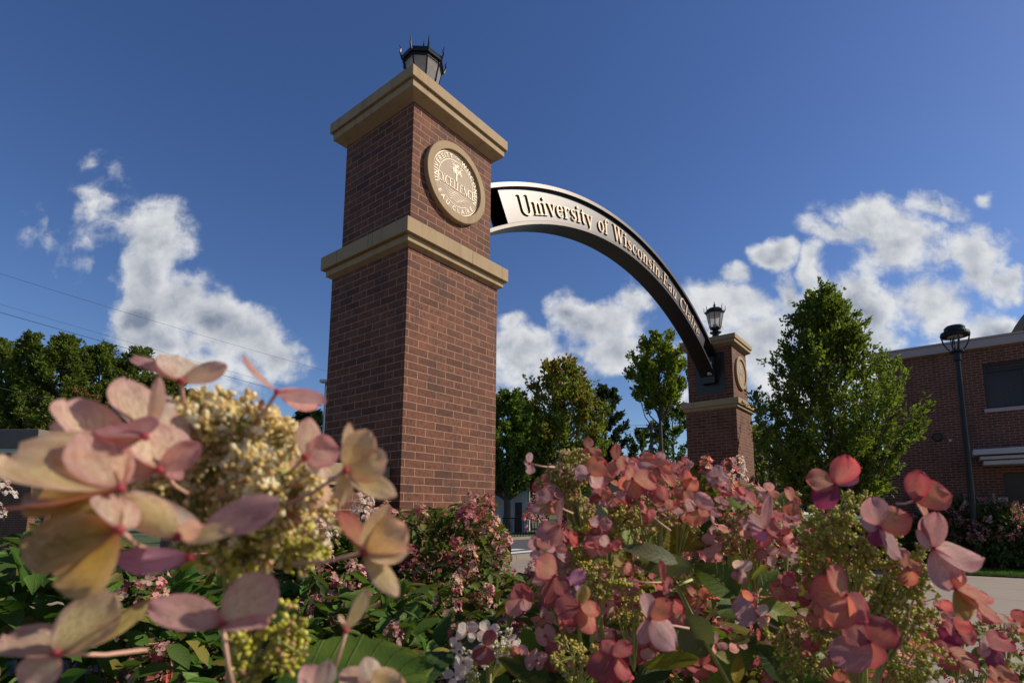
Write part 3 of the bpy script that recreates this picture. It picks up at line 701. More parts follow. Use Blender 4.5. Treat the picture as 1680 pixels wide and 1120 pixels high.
mb = MB(); wbox(mb, bf, wx0 - .05, WX1 + .05, -.05, .14, wz0 - .09, wz0 - .002); part(mb, 'sill', 'fascia', wf)
mb = MB(); wbox(mb, bf, cx0, LEN, -.9, -.002, cz1 - .13, cz1); wbox(mb, bf, cx0 + .12, LEN, -.78, -.002, cz0 + .12, cz1 - .16); wbox(mb, bf, cx0 + .18, LEN, -.7, -.002, cz0, cz0 + .10)
part(mb, 'canopy', 'canopy', root, bevel=.01)
mb = MB(); wbox(mb, bf, dx0, DX1, .10, .14, 0.02, 2.2); dr = part(mb, 'door', 'frame', root)
mb = MB(); tube(mb, [bf @ Vector((dx0 + .3, .05, .9)), bf @ Vector((dx0 + .3, .05, 1.3))], .015); part(mb, 'handle', 'grey_metal', dr)
vx, vz = hit(1538, 717); mb = MB(); lathe(mb, bf @ Matrix.Translation((vx, -.05, vz)) @ Matrix.Rotation(R(-90), 4, 'X'), [(.05, 0), (.09, .0), (.11, .03), (.11, .05)], 16); part(mb, 'vent', 'dark_metal', root)
vx, vz = hit(1559, 722); mb = MB(); wbox(mb, bf, vx - .03, vx + .03, -.03, -.001, vz - .03, vz + .03); part(mb, 'sensor', 'canopy', root); mb = MB(); vx, vz = hit(1646, 824); wbox(mb, bf, vx - .09, vx + .09, -.05, -.001, vz - .12, vz + .12); part(mb, 'wall_box', 'canopy', root)
# curved roof of the taller block behind
root2 = thing('curved_roof_building', tuple(bf @ Vector((8, 6, 0))), 'taller block with a curved metal roof edge rising behind the brick parapet', 'building')
mb = MB(); pts = []
for (x, y) in ((1652, 562), (1656, 553), (1663, 541), (1672, 528), (1684, 514), (1700, 499), (1716, 490)):
    r = ray(x, y); t_ = (dv.dot(bo) + 4.0) / dv.dot(r); p = r * t_; pts.append(((p - bo).dot(-ev), p.z + CAM_H))
top = [bf @ Vector((x, 4.0, z)) for x, z in pts]; 
V = []
for i, (x, z) in enumerate(pts):
    V += [bf @ Vector((x, 3.6, z)), bf @ Vector((x, 9, z)), bf @ Vector((x + .10, 3.6, z - .22)), bf @ Vector((x + .10, 9, z - .22))]
Fs = []
for i in range(len(pts) - 1):
    a, b = 4 * i, 4 * i + 4; Fs += [(a, a + 1, b + 1, b), (a, b, b + 2, a + 2), (a + 2, b + 2, b + 3, a + 3), (a + 1, a + 3, b + 3, b + 1)]
mb.add(V, Fs); part(mb, 'roof', 'dark_roof', root2)
mb = MB(); V = [bf @ Vector((x + .1, 4.1, z - .22)) for x, z in pts] + [bf @ Vector((pts[-1][0] + .1, 4.1, 0)), bf @ Vector((pts[0][0] + .1, 4.1, 0))]
V2 = [v + dv * 4.8 for v in V]; k = len(V)
mb.add(V + V2, [tuple(range(k)), tuple(range(2 * k - 1, k - 1, -1))] + [(i, (i + 1) % k, (i + 1) % k + k, i + k) for i in range(k)]); part(mb, 'wall', 'frame', root2)

# ------------------------------------------------------------------ street lamp (black, right)
d = 12.1; base = GP(1597, d); 

def zat(b, y):
    lo, hi = 0., 30.
    for _ in range(40):
        m_ = (lo + hi) / 2
        if project(b + up * m_)[1] > y: lo = m_
        else: hi = m_
    return lo
ztop = zat(base, 533); zc = zat(base, 578); hw = 21.5 * d / F_PX
root = thing('street_lamp', tuple(base), 'tall black post lamp with domed head in front of the brick building', 'street lamp')
print('lamp', project(base + up * zc), zc, ztop)
fr = Matrix.Translation(base)
mb = MB(); lathe(mb, fr, [(.10, 0), (.10, .3), (.075, .34), (.07, .5), (.052, zc - .25), (.052, zc - .05)], 16); part(mb, 'post', 'black', root, smooth=True)
mb = MB(); lathe(mb, fr, [(.05, zc - .2), (.075, zc - .19), (.075, zc - .02), (.14, zc), (.14, zc + .04), (.05, zc + .06)], 20); part(mb, 'collar', 'black', root)
hz = ztop - .02
mb = MB(); lathe(mb, fr, [(.10, hz - .25), (hw * .96, hz - .26), (hw, hz - .22), (hw * .96, hz - .16), (hw * .72, hz - .13), (hw * .70, hz - .05), (hw * .55, hz - .01), (.02, hz)], 32); hd = part(mb, 'lamp_hood', 'black', root)
for k in range(4):
    a = R(45 + 90 * k + 20); mb = MB(); pts = [base + Vector((math.cos(a) * r, math.sin(a) * r, z)) for r, z in ((.10, zc + .03), (.17, zc + .10), (.235, zc + .22), (.27, hz - .26), (.28, hz - .23))]
    tube(mb, pts, .016, 6); part(mb, 'bracket_arm', 'black', root)
mb = MB()
for k in range(5):
    a = 2 * math.pi * k / 5; tube(mb, [base + Vector((math.cos(a) * .06, math.sin(a) * .06, zc + .05)), base + Vector((math.cos(a) * .10, math.sin(a) * .10, hz - .26))], .010, 5)
part(mb, 'inner_rod', 'black', root)
mb = MB(); lathe(mb, fr, [(.02, hz - .275), (hw * .55, hz - .272), (hw * .5, hz - .25)], 20); part(mb, 'lens', 'white', root)
# black square posts beyond the hedge
for (x, y0, w_, lab) in ((1283, 801, 6, 'black square gate post left of its pair beside the pink blooms'), (1304, 804, 6, 'black square gate post right of its pair beside the pink blooms')):
    d = 16.; g = GP(x + 1, d); top = P(x, y0, d).z; hw_ = w_ * d / F_PX / 2
    mb = MB(); wbox(mb, Matrix.Translation(g), -hw_, hw_, -hw_, hw_, 0, top - .05); wbox(mb, Matrix.Translation(g), -hw_ - .01, hw_ + .01, -hw_ - .01, hw_ + .01, top - .05, top)
    tag(mb.build('gate_post', 'black', bevel=.005), lab, 'post', 'black gate posts')

# ------------------------------------------------------------------ far street furniture and houses, left
d = 24.; g = GP(524.5, d); zt = P(524, 620, d).z
root = thing('parking_lot_lamp', tuple(g), 'slim grey pole light with flat head just left of the near pillar', 'street lamp')
mb = MB(); lathe(mb, Matrix.Translation(g), [(.09, 0), (.08, zt * .5), (.065, zt)], 10); part(mb, 'pole', 'grey_metal', root, smooth=True)
mb = MB(); wbox(mb, Matrix.Translation(g + up * zt), -.28, .22, -.15, .15, -.02, .12); part(mb, 'lamp_head', 'grey_metal', root, bevel=.03)
def house(name, x0, x1, ytop, yb, d, wallm, roofm, label, flat=False, depth=6., eave=None):
    a = GP(x0, d); b = GP(x1, d); zt = P((x0 + x1) / 2, ytop, d).z; ze = P((x0 + x1) / 2, yb, d).z
    root = thing(name, tuple((a + b) / 2), label, 'building'); w = (b - a).length; fr = Matrix.Translation(a)
    mb = MB()
    if flat:
        box(mb, fr, .3, w - .3, .3, depth, 0, ze); part(mb, 'wall', wallm, root)
        mb = MB(); wbox(mb, fr, 0, w, 0, depth + .3, ze, zt); part(mb, 'roof', roofm, root, bevel=.02)
        mb = MB(); wbox(mb, fr, .05, w - .05, .1, depth + .1, ze - .18, ze - .002); part(mb, 'soffit_trim', 'white', root)
    else:
        box(mb, fr, .3, w - .3, .3, depth, 0, ze); part(mb, 'wall', wallm, root)
        mb = MB(); o_ = .0
        V = [fr @ Vector(p) for p in ((0, 0, ze), (w, 0, ze), (w, depth + .3, ze), (0, depth + .3, ze), (w * .22, depth / 2, zt), (w * .78, depth / 2, zt))]
        mb.add(V, [(0, 1, 5, 4), (2, 3, 4, 5), (1, 2, 5), (3, 0, 4), (3, 2, 1, 0)]); part(mb, 'roof', roofm, root)
    return root, fr, w, ze
house('flat_roofed_building', -320, 47, 701, 733, 20., 'brick_b', 'dark_roof', 'low flat roofed building with brown fascia at the far left edge', True, depth=.6)
house('gabled_house', 955, 1062, 738, 782, 45., 'beige', 'roof', 'grey shingled house roof low between the maple and the far pillar')
r_, f_, w_, z_ = house('white_garage', 800, 872, 762, 790, 38., 'white', 'dark_roof', 'white garage with dark door behind the tree trunk beside the near pillar')
mb = MB(); wbox(mb, f_, w_ * .62, w_ * .78, .26, .299, 0.02, 2.1); part(mb, 'door', 'frame', r_)
# brick chimney house behind the left bloom
r_, f_, w_, z_ = house('chimney_house', 430, 560, 742, 772, 26., 'brick_b', 'dark_roof', 'dark roofed house with brick chimney left of the near pillar')
cg = GP(470, 25.4); mb = MB(); zt = P(470, 712, 25.4).z; box(mb, Matrix.Translation(cg), -.42, .42, -.3, .3, z_ - .4, zt); ch = part(mb, 'chimney', 'brick_b', r_)
mb = MB(); wbox(mb, Matrix.Translation(cg), -.48, .48, -.36, .36, zt, zt + .1); part(mb, 'chimney_cap', 'canopy', ch)
# low dark fence behind the street
root = thing('metal_fence', tuple(GP(835, 30)), 'low black metal fence across the street right of the near pillar', 'fence')
a = GP(780, 30); b = GP(900, 30); n = 26
mb = MB(); tube(mb, [a + up * 1.05, b + up * 1.05], .03, 4); tube(mb, [a + up * .2, b + up * .2], .03, 4); part(mb, 'rail', 'black', root)
mb = MB()
for i in range(n + 1):
    p = a.lerp(b, i / n); tube(mb, [p, p + up * 1.1], .022, 4)
part(mb, 'picket', 'black', root)
# utility pole and wires
d = 38.; g = GP(1072, d); zt = P(1072, 690, d).z
root = thing('utility_pole', tuple(g), 'wooden utility pole with crossarm left of the far pillar', 'utility pole')
mb = MB(); tube(mb, [g, g + up * zt], [.16, .11], 8); part(mb, 'pole', 'wood', root)
mb = MB(); wbox(mb, Matrix.Translation(g + up * (zt - .4)), -1.0, 1.0, -.06, .06, -.06, .06); part(mb, 'crossarm', 'wood', root)
def wire(p0, p1, d0, d1, rad, label, sag=.0):
    a = P(*p0, d0); b = P(*p1, d1); mb = MB(); pts = [a.lerp(b, i / 24) - up * sag * 4 * (i / 24) * (1 - i / 24) for i in range(25)]
    tube(mb, pts, rad, 4); tag(mb.build('overhead_wire', 'wire'), label, 'wire', 'overhead wires')
wire((-60, 430), (560, 615), 20, 34, .006, 'highest thin wire crossing the tall left cloud', .1)
wire((-60, 481), (560, 660), 20, 34, .005, 'faint middle wire just above the thick one on the left', .05)
wire((-60, 495), (560, 668), 20, 34, .010, 'thickest wire slanting down over the left tree tops', .05)
wire((-60, 620), (130, 668), 16, 20, .010, 'pale wire low in front of the left trees', .02)
wire((900, 693), (1072, 697), 38, 38, .014, 'short level wire running to the utility pole', .1)
wire((900, 722), (1072, 699), 39, 38, .012, 'short sloping wire rising to the utility pole', .2)

# ================================================================== trees
def leaves_mesh(mb, pos, dirs, size, cols, wid=.62, up_bias=.3):
    """diamond leaves folded along the midrib; pos (n,3), dirs (n,3) growth direction"""
    n = len(pos); d = dirs + rng.normal(0, .45, (n, 3)); d /= np.linalg.norm(d, axis=1)[:, None]
    r = rng.normal(0, 1, (n, 3)); r[:, 2] += up_bias * 3; nn = r - (r * d).sum(1)[:, None] * d; nn /= np.linalg.norm(nn, axis=1)[:, None]
    w = np.cross(nn, d); L = size * rng.uniform(.7, 1.25, n)
    L = L[:, None]; W_ = L * wid * .5; fold = nn * (L * .12)
    a = pos; b = pos + d * L * .42 + w * W_ + fold; c = pos + d * L; e = pos + d * L * .42 - w * W_ + fold
    V = np.stack([a, b, c, e], 1).reshape(-1, 3)
    i = np.arange(n) * 4; Fs = [(k, k + 1, k + 2, k + 3) for k in i.tolist()]
    mb.add(V, Fs, None, np.repeat(cols, 4, 0))
def pal(n, base, var, alt=None, frac=0.0, altpos=None):
    c = np.asarray(base)[None] * (1 + rng.normal(0, var, (n, 1))) * (1 + rng.normal(0, .07, (n, 3)))
    if alt is not None:
        k = rng.random(n) < (frac if altpos is None else altpos); c[k] = np.asarray(alt)[None] * (1 + rng.normal(0, var, (k.sum(), 1)))
    return np.clip(c, .004, .9)
def tree(name, label, x, ytop, ybase, hwpx, d, col, alt=None, frac=0, leaf=.12, nl=9000, limbs=42, tilt=(.35, 1.1), shape='oval', trunk=.16, group=None, cat='tree', tuft=.22, seed=1, lowcut=.15, zb=None, alt_top=False, gaps=.0, bare=0):
    global rng
    rng = np.random.default_rng(seed); r_ = random.Random(seed)
    g = GP(x, d); zt = P(x, ytop, d).z; z0 = max(.3, P(x, ybase, d).z); Rw = hwpx * d / F_PX
    root = thing(name, tuple(g), label, cat, group)
    tm = MB(); H = zt
    bend = Vector((r_.uniform(-.3, .3), r_.uniform(-.3, .3), 0)) * Rw * .2
    def tr(z): return g + bend * (z / H) ** 2 + up * z
    tube(tm, [tr(0), tr(H * .25), tr(H * .5), tr(H * .75), tr(H * .93)], [trunk, trunk * .8, trunk * .55, trunk * .3, trunk * .08], 8)
    P_, D_, = [], []
    def env(f):   # crown radius at fraction f of crown height
        if shape == 'oval': return math.sqrt(max(0, 1 - (2 * f - .85) ** 2 / 1.35)) if f < 1 else 0
        if shape == 'cone': return max(.05, (1 - f) ** .75) * (1 if f > .12 else .6 + f * 3.3)
        if shape == 'vase': return math.sqrt(max(0, 1 - ((f - .36) / .68) ** 2)) * (1 if f > .36 else .9)
        if shape == 'flame': return (min(1, .50 + f * 1.25) if f < .40 else max(.03, (1 - (f - .40) / .60)) ** .70)
        if shape == 'round': return math.sqrt(max(0, 1 - (2 * f - 1) ** 2))
        return 1
    for i in range(limbs):
        f = (i + r_.random()) / limbs; az = i * 2.399 + r_.uniform(-.5, .5)
        rad = Rw * env(f) * r_.uniform(.62, 1.16); zt_ = z0 + (zt - z0) * f
        ti = r_.uniform(*tilt); rise = rad / max(.25, math.tan(ti)) if ti < 1.5 else 0
        zs = max(z0 * .55 + H * .05, zt_ - rise); 
        p0 = tr(min(zs, H * .9)); out = Vector((math.cos(az), math.sin(az), 0))
        p3 = tr(min(zt_, H * .98)) + out * rad; p3.z = zt_
        p1 = p0.lerp(p3, .4) + out * rad * .08 - up * (p3 - p0).length * .05
        pts = [p0, p1, p0.lerp(p3, .72) + Vector((r_.uniform(-1, 1), r_.uniform(-1, 1), r_.uniform(-1, 1))) * rad * .06, p3]
        lr = trunk * .3 * (1 - f * .6); tube(tm, pts, [lr, lr * .7, lr * .4, lr * .12], 5, cap=False)
        if r_.random() < gaps: continue
        dirv = (p3 - p0).normalized()
        nsub = max(4, int(7 + rad / Rw * 7))
        for k in range(nsub):
            s_ = r_.uniform(.35, 1.0) ** .8; a = p0.lerp(p3, s_); 
            sd = (dirv * .7 + Vector((r_.uniform(-1, 1), r_.uniform(-1, 1), r_.uniform(-.5, .9))) * .75 + up * (.45 if shape == 'vase' else 0)).normalized(); ln_ = Rw * r_.uniform(.10, .30)
            b = a + sd * ln_
            if k % 2 == 0: tube(tm, [a, b], [lr * .22, lr * .06], 3, cap=False)
            m_ = max(3, int(nl / limbs / nsub)); s2 = rng.random(m_)[:, None]
            A = np.array(a)[None] * (1 - s2) + np.array(b)[None] * s2 + rng.normal(0, tuft * Rw * .32, (m_, 3)) * (1.05 - s2 * .7)
            P_.append(A); D_.append(np.repeat(np.array(sd)[None], m_, 0))
    tk = part(tm, 'trunk', 'bark', root)
    A = np.concatenate(P_); D = np.concatenate(D_); k = A[:, 2] > .25; A = A[k]; D = D[k]
    ap = None
    if alt is not None and alt_top:
        ap = np.clip((A[:, 2] - z0) / (zt - z0) * 1.3 - .25, 0, 1) * frac
        cl = np.sin(A[:, 0] * 2.1 + seed) * np.sin(A[:, 1] * 1.7) * np.sin(A[:, 2] * 1.9 + 1); ap = np.clip(ap + cl * .5, 0, 1)
    lm = MB(); leaves_mesh(lm, A, D, leaf, pal(len(A), col, .22, alt, frac, ap))
    part(lm, 'crown', 'leaf', root); return root
G1 = (.055, .085, .018); G2 = (.075, .11, .02); G3 = (.04, .07, .016); G4 = (.10, .14, .02); OR = (.17, .085, .02)
tree('conical_tree', 'large green tree with upswept branches in front of the left end of the brick building', 1372, 466, 815, 122, 9.6, (.125, .175, .028), (.18, .22, .03), .3, leaf=.072, nl=50000, limbs=190, tilt=(.36, .70), shape='flame', trunk=.10, seed=5, tuft=.11)
tree('maple_tree', 'broad maple tinted orange at its top, behind the gap under the arch', 928, 588, 800, 74, 40, (.16, .21, .035), (.30, .20, .035), .6, leaf=.30, nl=20000, limbs=100, tilt=(.35, .9), shape='oval', trunk=.3, seed=8, alt_top=True)
tree('green_tree', 'green tree directly right of the near pillar with white garage behind its trunk', 832, 636, 800, 40, 37, (.14, .20, .035), leaf=.27, nl=13000, limbs=70, shape='oval', trunk=.28, seed=12)
tree('green_tree', 'dark green tree between the near pillar and the orange tinted maple', 868, 655, 800, 36, 44, (.09, .14, .028), leaf=.30, nl=12000, limbs=70, shape='oval', trunk=.28, seed=13)
tree('dark_tree', 'near black dense tree right of the orange tinted maple', 996, 626, 790, 34, 46, (.03, .05, .022), leaf=.32, nl=8000, limbs=50, shape='oval', trunk=.3, seed=14)
tree('tall_tree', 'tall yellow green tree with bare lower trunk touching the arch foot', 1088, 541, 652, 52, 36, (.24, .28, .035), (.15, .20, .03), .4, leaf=.27, nl=10000, limbs=50, tilt=(.4, .9), shape='round', trunk=.22, seed=16, gaps=.12)
tree('understory_tree', 'small green tree under the tall yellow green one left of the far pillar', 1108, 655, 800, 42, 39, (.10, .15, .025), leaf=.26, nl=6000, limbs=36, shape='oval', trunk=.2, seed=17, gaps=.1)
tree('understory_tree', 'low round dark green tree beside the utility pole', 1056, 703, 800, 26, 50, (.08, .12, .03), leaf=.32, nl=4000, limbs=30, shape='round', trunk=.2, seed=18)
tree('yellow_green_tree', 'bright yellow green tree peeking out right of the far pillar', 1243, 694, 790, 24, 42, (.20, .23, .03), leaf=.28, nl=4500, limbs=34, shape='oval', trunk=.2, seed=19)
tree('olive_tree', 'thin olive coloured tree with bare twigs between far pillar and conical tree', 1266, 708, 820, 34, 30, (.20, .19, .07), leaf=.17, nl=5200, limbs=44, shape='oval', trunk=.13, seed=20, gaps=.25)
tree('yellow_green_tree', 'yellow green tree glimpsed through the left edge of the conical tree', 1222, 655, 780, 22, 48, (.17, .21, .03), leaf=.3, nl=3500, limbs=30, shape='oval', trunk=.2, seed=21)
for i, (x, yt, hw, dd, c, sd, lab) in enumerate([
    (-30, 552, 55, 31, (.13, .165, .03), 31, 'dark tree cut off by the left edge of the picture'),
    (22, 540, 36, 30, (.135, .17, .03), 32, 'leftmost pointed tree top against the blue sky'),
    (76, 543, 48, 30, (.145, .185, .032), 33, 'second tree from the left with spreading shoots'),
    (138, 558, 44, 31, (.13, .17, .03), 34, 'third tree from the left behind the orange one'),
    (200, 566, 46, 32, (.135, .17, .03), 35, 'fourth tree from the left below the wires'),
    (262, 604, 38, 33, (.10, .115, .022), 36, 'fifth tree from the left where the row slopes down'),
    (300, 640, 30, 34, (.09, .11, .022), 37, 'last and lowest tree of the left row beside the cloud base')]):
    tree('leafy_tree', lab, x, yt, 790, hw * 1.45, dd, c, leaf=.19, nl=22000, limbs=80, tilt=(.35, .95), shape='flame', trunk=.22, seed=sd, group='trees in the left row', tuft=.20)
tree('orange_tree', 'small orange turning tree in front of the left row', 128, 640, 780, 42, 26, (.19, .105, .03), (.10, .12, .025), .4, leaf=.19, nl=5000, limbs=34, shape='round', trunk=.13, seed=41)
tree('spruce_tree', 'dark spruce behind the chimney left of the near pillar', 498, 652, 790, 50, 42, (.022, .042, .016), leaf=.3, nl=8000, limbs=60, tilt=(1.2, 1.6), shape='cone', trunk=.22, seed=43)
tree('spruce_tree', 'dark low tree behind the tan bloom and left of the spruce', 436, 690, 790, 40, 44, (.028, .045, .016), leaf=.3, nl=5000, limbs=40, shape='round', trunk=.2, seed=44)
# far wooded rise
rng = np.random.default_rng(50)
mb = MB(); n = 26000
xs = rng.uniform(-190, 230, n); yy = rng.uniform(95, 150, n); hh = 5.5 + 3.2 * np.sin(xs * .07) + 1.8 * np.sin(xs * .23 + 1) + (yy - 95) * .05 + np.where(xs > 40, 2.5, 0)
zz = hh * rng.random(n) ** .55; A = np.stack([xs, yy, zz], 1)
leaves_mesh(mb, A, np.tile([[0, 0, 1.]], (n, 1)), 1.5, pal(n, (.045, .065, .035), .3), wid=.8)
tag(mb.build('far_woods', 'leaf'), None, None, kind='stuff')

# ================================================================== hydrangeas
PALS = {  # centre, edge, variation
 'cream': ((.90, .76, .34), (.92, .66, .46)), 'blush': ((.90, .72, .48), (.90, .56, .50)), 'pale': ((.93, .86, .66), (.93, .74, .62)),
 'pink': ((.88, .58, .48), (.88, .46, .48)), 'mauve': ((.66, .40, .34), (.60, .28, .32)), 'violet': ((.78, .46, .64), (.70, .32, .58)),
 'rose': ((.70, .28, .22), (.66, .10, .16)), 'coral': ((.72, .38, .22), (.70, .17, .17)), 'olive': ((.52, .43, .10), (.66, .52, .26)), 'dusky': ((.46, .18, .15), (.42, .09, .13)),
 'plum': ((.30, .08, .15), (.36, .05, .16)), 'greypink': ((.70, .46, .42), (.74, .42, .45)), 'white': ((.85, .82, .70), (.86, .79, .74)), 'brown': ((.32, .16, .05), (.22, .10, .03))}
def petal(mb, b, t_, wid, nrm, pal_, cup=.12, curl=.05, nu=11, nv=8, hue=None, rr=rnd, notch=.5):
    b = Vector(b); t_ = Vector(t_); ax = t_ - b; L = ax.length; ax.normalize()
    n_ = Vector(nrm); n_ = (n_ - ax * n_.dot(ax)).normalized(); w_ = n_.cross(ax)
    c0, c1 = (np.array(x) for x in PALS[pal_]); k = 1 + rr.uniform(-.1, .1)
    V = []; UV = []; C = []; p1, p2, p3 = rr.uniform(0, 6), rr.uniform(0, 6), rr.uniform(0, 6); asy = rr.uniform(-.06, .06)
    for i in range(nu + 1):
        u = i / nu; th = u ** .93 * math.pi; prof = max(0.0, math.sin(th)) ** .55 * (.62 + .42 * u) / .88
        if i == 0: prof = .07
        for j in range(nv + 1):
            v = j / nv * 2 - 1
            x = u + (1 - abs(v) ** 1.6) * .03 * (u > .9) - (notch * .09 * math.exp(-(v * 3.2) ** 2) * max(0, u - .75) * 4)
            hwv = wid / 2 * prof * (1 + .035 * math.sin(v * 4 + p1) * u)
            if i == nu: hwv = wid / 2 * .20 
            z = cup * wid * (abs(v) ** 1.7 * prof) + curl * L * (u ** 2) + wid * .035 * math.sin(u * 7 + p2 + v * 2.3) * u + wid * .02 * math.sin(v * 7 + p3) * u
            V.append(b + ax * (x * L) + w_ * (v * hwv + asy * L * math.sin(u * 3.1)) + n_ * z); UV.append((u, v))
            e = max(min(1, (u - .25) / .75), 0) ** 1.8; e = max(e, (abs(v) ** 2.5) * .95); base = math.exp(-(u / .10) ** 2) * .8
            c = c0 * (1 - e) + c1 * e; c = c * (1 - base) + np.array((.50, .12, .14)) * base; C.append(c * k)
    m_ = nv + 1; Fs = [(i * m_ + j, i * m_ + j + 1, (i + 1) * m_ + j + 1, (i + 1) * m_ + j) for i in range(nu) for j in range(nv)]
    mb.add(V, Fs, UV, C)
PX = lambda px, d: px * d / F_PX
def floret(parent, c, d, petals, stem=None, pl='blush', fine=True):
    """c: centre px, d: distance; petals: (tip x, tip y, width px, tip depth offset in m[, palette]); stem: px point + depth offset"""
    mb = MB(); cc = P(c[0], c[1], d); ctr = sum((P(q[0], q[1], d + q[3]) for q in petals), Vector((0, 0, 0))) / len(petals)
    for q in petals:
        tp = P(q[0], q[1], d + q[3]); toC = -ray(*q[:2]).normalized()
        nrm = toC + sdir * (rnd.uniform(.05, .4) if d < .156 else rnd.uniform(.4, .95) if d < .24 else rnd.uniform(.3, .85)) + up * .25 + Vector((rnd.uniform(-.25, .25), rnd.uniform(-.25, .25), rnd.uniform(-.25, .25)))
        wd = PX(q[2] * 1.22, d + q[3] * .5); 
        off = -toC * rnd.uniform(0, .0006)
        petal(mb, cc + off, tp + off, wd, nrm, q[4] if len(q) > 4 else pl, cup=rnd.uniform(-.12, .16), curl=rnd.uniform(-.04, .08))
    # centre knot
    V, Fk = ICO1; r0 = .0013; mb.add(V * r0 + np.array(cc - ray(*c).normalized() * .0008), Fk, np.tile([[.1, 0]], (len(V), 1)), (.55, .12, .15))
    o = mb.build('floret', 'petal', parent, smooth=True); o.matrix_parent_inverse = Matrix.Identity(4)
    if stem:
        sm = MB(); e = P(stem[0], stem[1], d + stem[2]); mid = (cc + e) / 2 - up * .001
        bk = ray(*c).normalized() * .0012
        tube(sm, [cc + bk, mid + bk * .5, e], [.0007, .00062, .0008], 7); s_ = sm.build('pedicel', 'stem_p', parent, smooth=True); s_.matrix_parent_inverse = Matrix.Identity(4)
    return o
def buds(mb, sm, c, d, rx, ry, rz, n, cols, r0=.0015, seed=0, stalk=None):
    star = cols is not OLB
    """bud sprays filling an ellipsoid; c px centre, rx, ry px, rz metres; stalk px root"""
    r_ = random.Random(seed); cc = P(c[0], c[1], d); right = Vector((1, 0, 0)); fwd = Vector((0, 1, 0)); RX = PX(rx, d); RY = PX(ry, d)
    rootp = P(stalk[0], stalk[1], d + .01) if stalk else cc - up * RY * 1.2
    m_ = n // (7 if cols is CRB else 5); V0, Fk = ICO1; BR = []
    for i in range(9):
        q = Vector((r_.gauss(0, 1), r_.gauss(0, 1), r_.gauss(0, 1))).normalized() * .45; bp = cc + right * q.x * RX + fwd * q.y * rz + up * q.z * RY; BR.append(bp)
        tube(sm, [rootp, rootp.lerp(bp, .6) + Vector((r_.uniform(-1, 1), 0, 0)) * RX * .06, bp], [.0012, .0009, .0007], 5, cap=False)
    for i in range(m_):
        while True:
            q = Vector((r_.uniform(-1, 1), r_.uniform(-1, 1), r_.uniform(-1, 1)))
            if .35 < q.length < 1: break
        q = q * (1 + .14 * math.sin(q.x * 9 + seed) * math.cos(q.z * 8))
        tipc = cc + right * q.x * RX + fwd * q.y * rz + up * q.z * RY
        bp = min(BR, key=lambda b: (b - tipc).length)
        tube(sm, [bp, tipc], [.0005, .0004], 4, cap=False)
        od = (tipc - rootp).normalized()
        for k in range(11):
            dd = (od * .7 + Vector((r_.gauss(0, 1), r_.gauss(0, 1), r_.gauss(0, 1))) * .75).normalized(); ln_ = r_.uniform(.0016, .0046); e = tipc + dd * ln_
            if k % 3 == 2 and r0 > .0013 and star:
                n_ = (dd + Vector((r_.gauss(0, .4), r_.gauss(0, .4), r_.gauss(0, .4)))).normalized(); a_ = n_.orthogonal().normalized(); b_ = n_.cross(a_); ls = r_.uniform(.0016, .0026); cb = np.array(cols[r_.randrange(len(cols))]) * r_.uniform(.85, 1.15)
                for w5 in range(5):
                    th = w5 * 1.2566 + r_.uniform(-.2, .2); ax = a_ * math.cos(th) + b_ * math.sin(th) + n_ * r_.uniform(-.1, .5); sd = n_.cross(ax).normalized() * ls * .3
                    mb.add([e, e + ax * ls * .55 + sd, e + ax * ls, e + ax * ls * .55 - sd], [(0, 1, 2, 3)], None, cb)
                    sa = n_ * ls * 1.1 + a_ * math.cos(th + .6) * ls * .7 + b_ * math.sin(th + .6) * ls * .7; mb.add([e - sd * .12, e + sd * .12, e + sa], [(0, 1, 2)], None, np.array((.9, .84, .6)))
                continue
            tube(sm, [tipc - od * .001, e], [.00035, .0003], 3, cap=False)
            r = r0 * r_.uniform(.45, 1.05); sc = np.array([1, 1, 1]) * r; rot = dd.to_track_quat('Z', 'Y').to_matrix(); Mx = np.array(rot)
            V = (V0 * np.array([.85, .85, 1.25])) @ Mx.T * r + np.array(e)
            cb = np.array(cols[r_.randrange(len(cols))]) * r_.uniform(.75, 1.15); mb.add(V, Fk, None, cb)
CRB = [(.86, .70, .30), (.88, .76, .44), (.80, .60, .20), (.90, .80, .52), (.66, .42, .14)]
OLB = [(.60, .56, .05), (.50, .48, .04), (.72, .66, .14), (.60, .36, .16), (.46, .42, .05)]
RSB = [(.42, .34, .08), (.50, .26, .18), (.45, .16, .14), (.36, .30, .06), (.55, .40, .16)]
def head(parent, specs, stalk_pts=None, cols=CRB, seed=0, r0=.0017):
    mb = MB(); sm = MB()
    for i, sp_ in enumerate(specs):       # (centre px, d, rx, ry, rz, n[, stalk px[, colours]])
        buds(mb, sm, *sp_[:6], sp_[7] if len(sp_) > 7 else cols, r0, seed + i, sp_[6] if len(sp_) > 6 else None)
    o = mb.build('flower_head', 'bud', parent, smooth=True); o.matrix_parent_inverse = Matrix.Translation(-Vector(parent.location))
    if stalk_pts:
        pts = [P(*q) for q in stalk_pts[0]]; tube(sm, pts, stalk_pts[1], 9)
    s_ = sm.build('stalk', 'stem_g', o, smooth=True); s_.matrix_parent_inverse = Matrix.Identity(4)
    return o
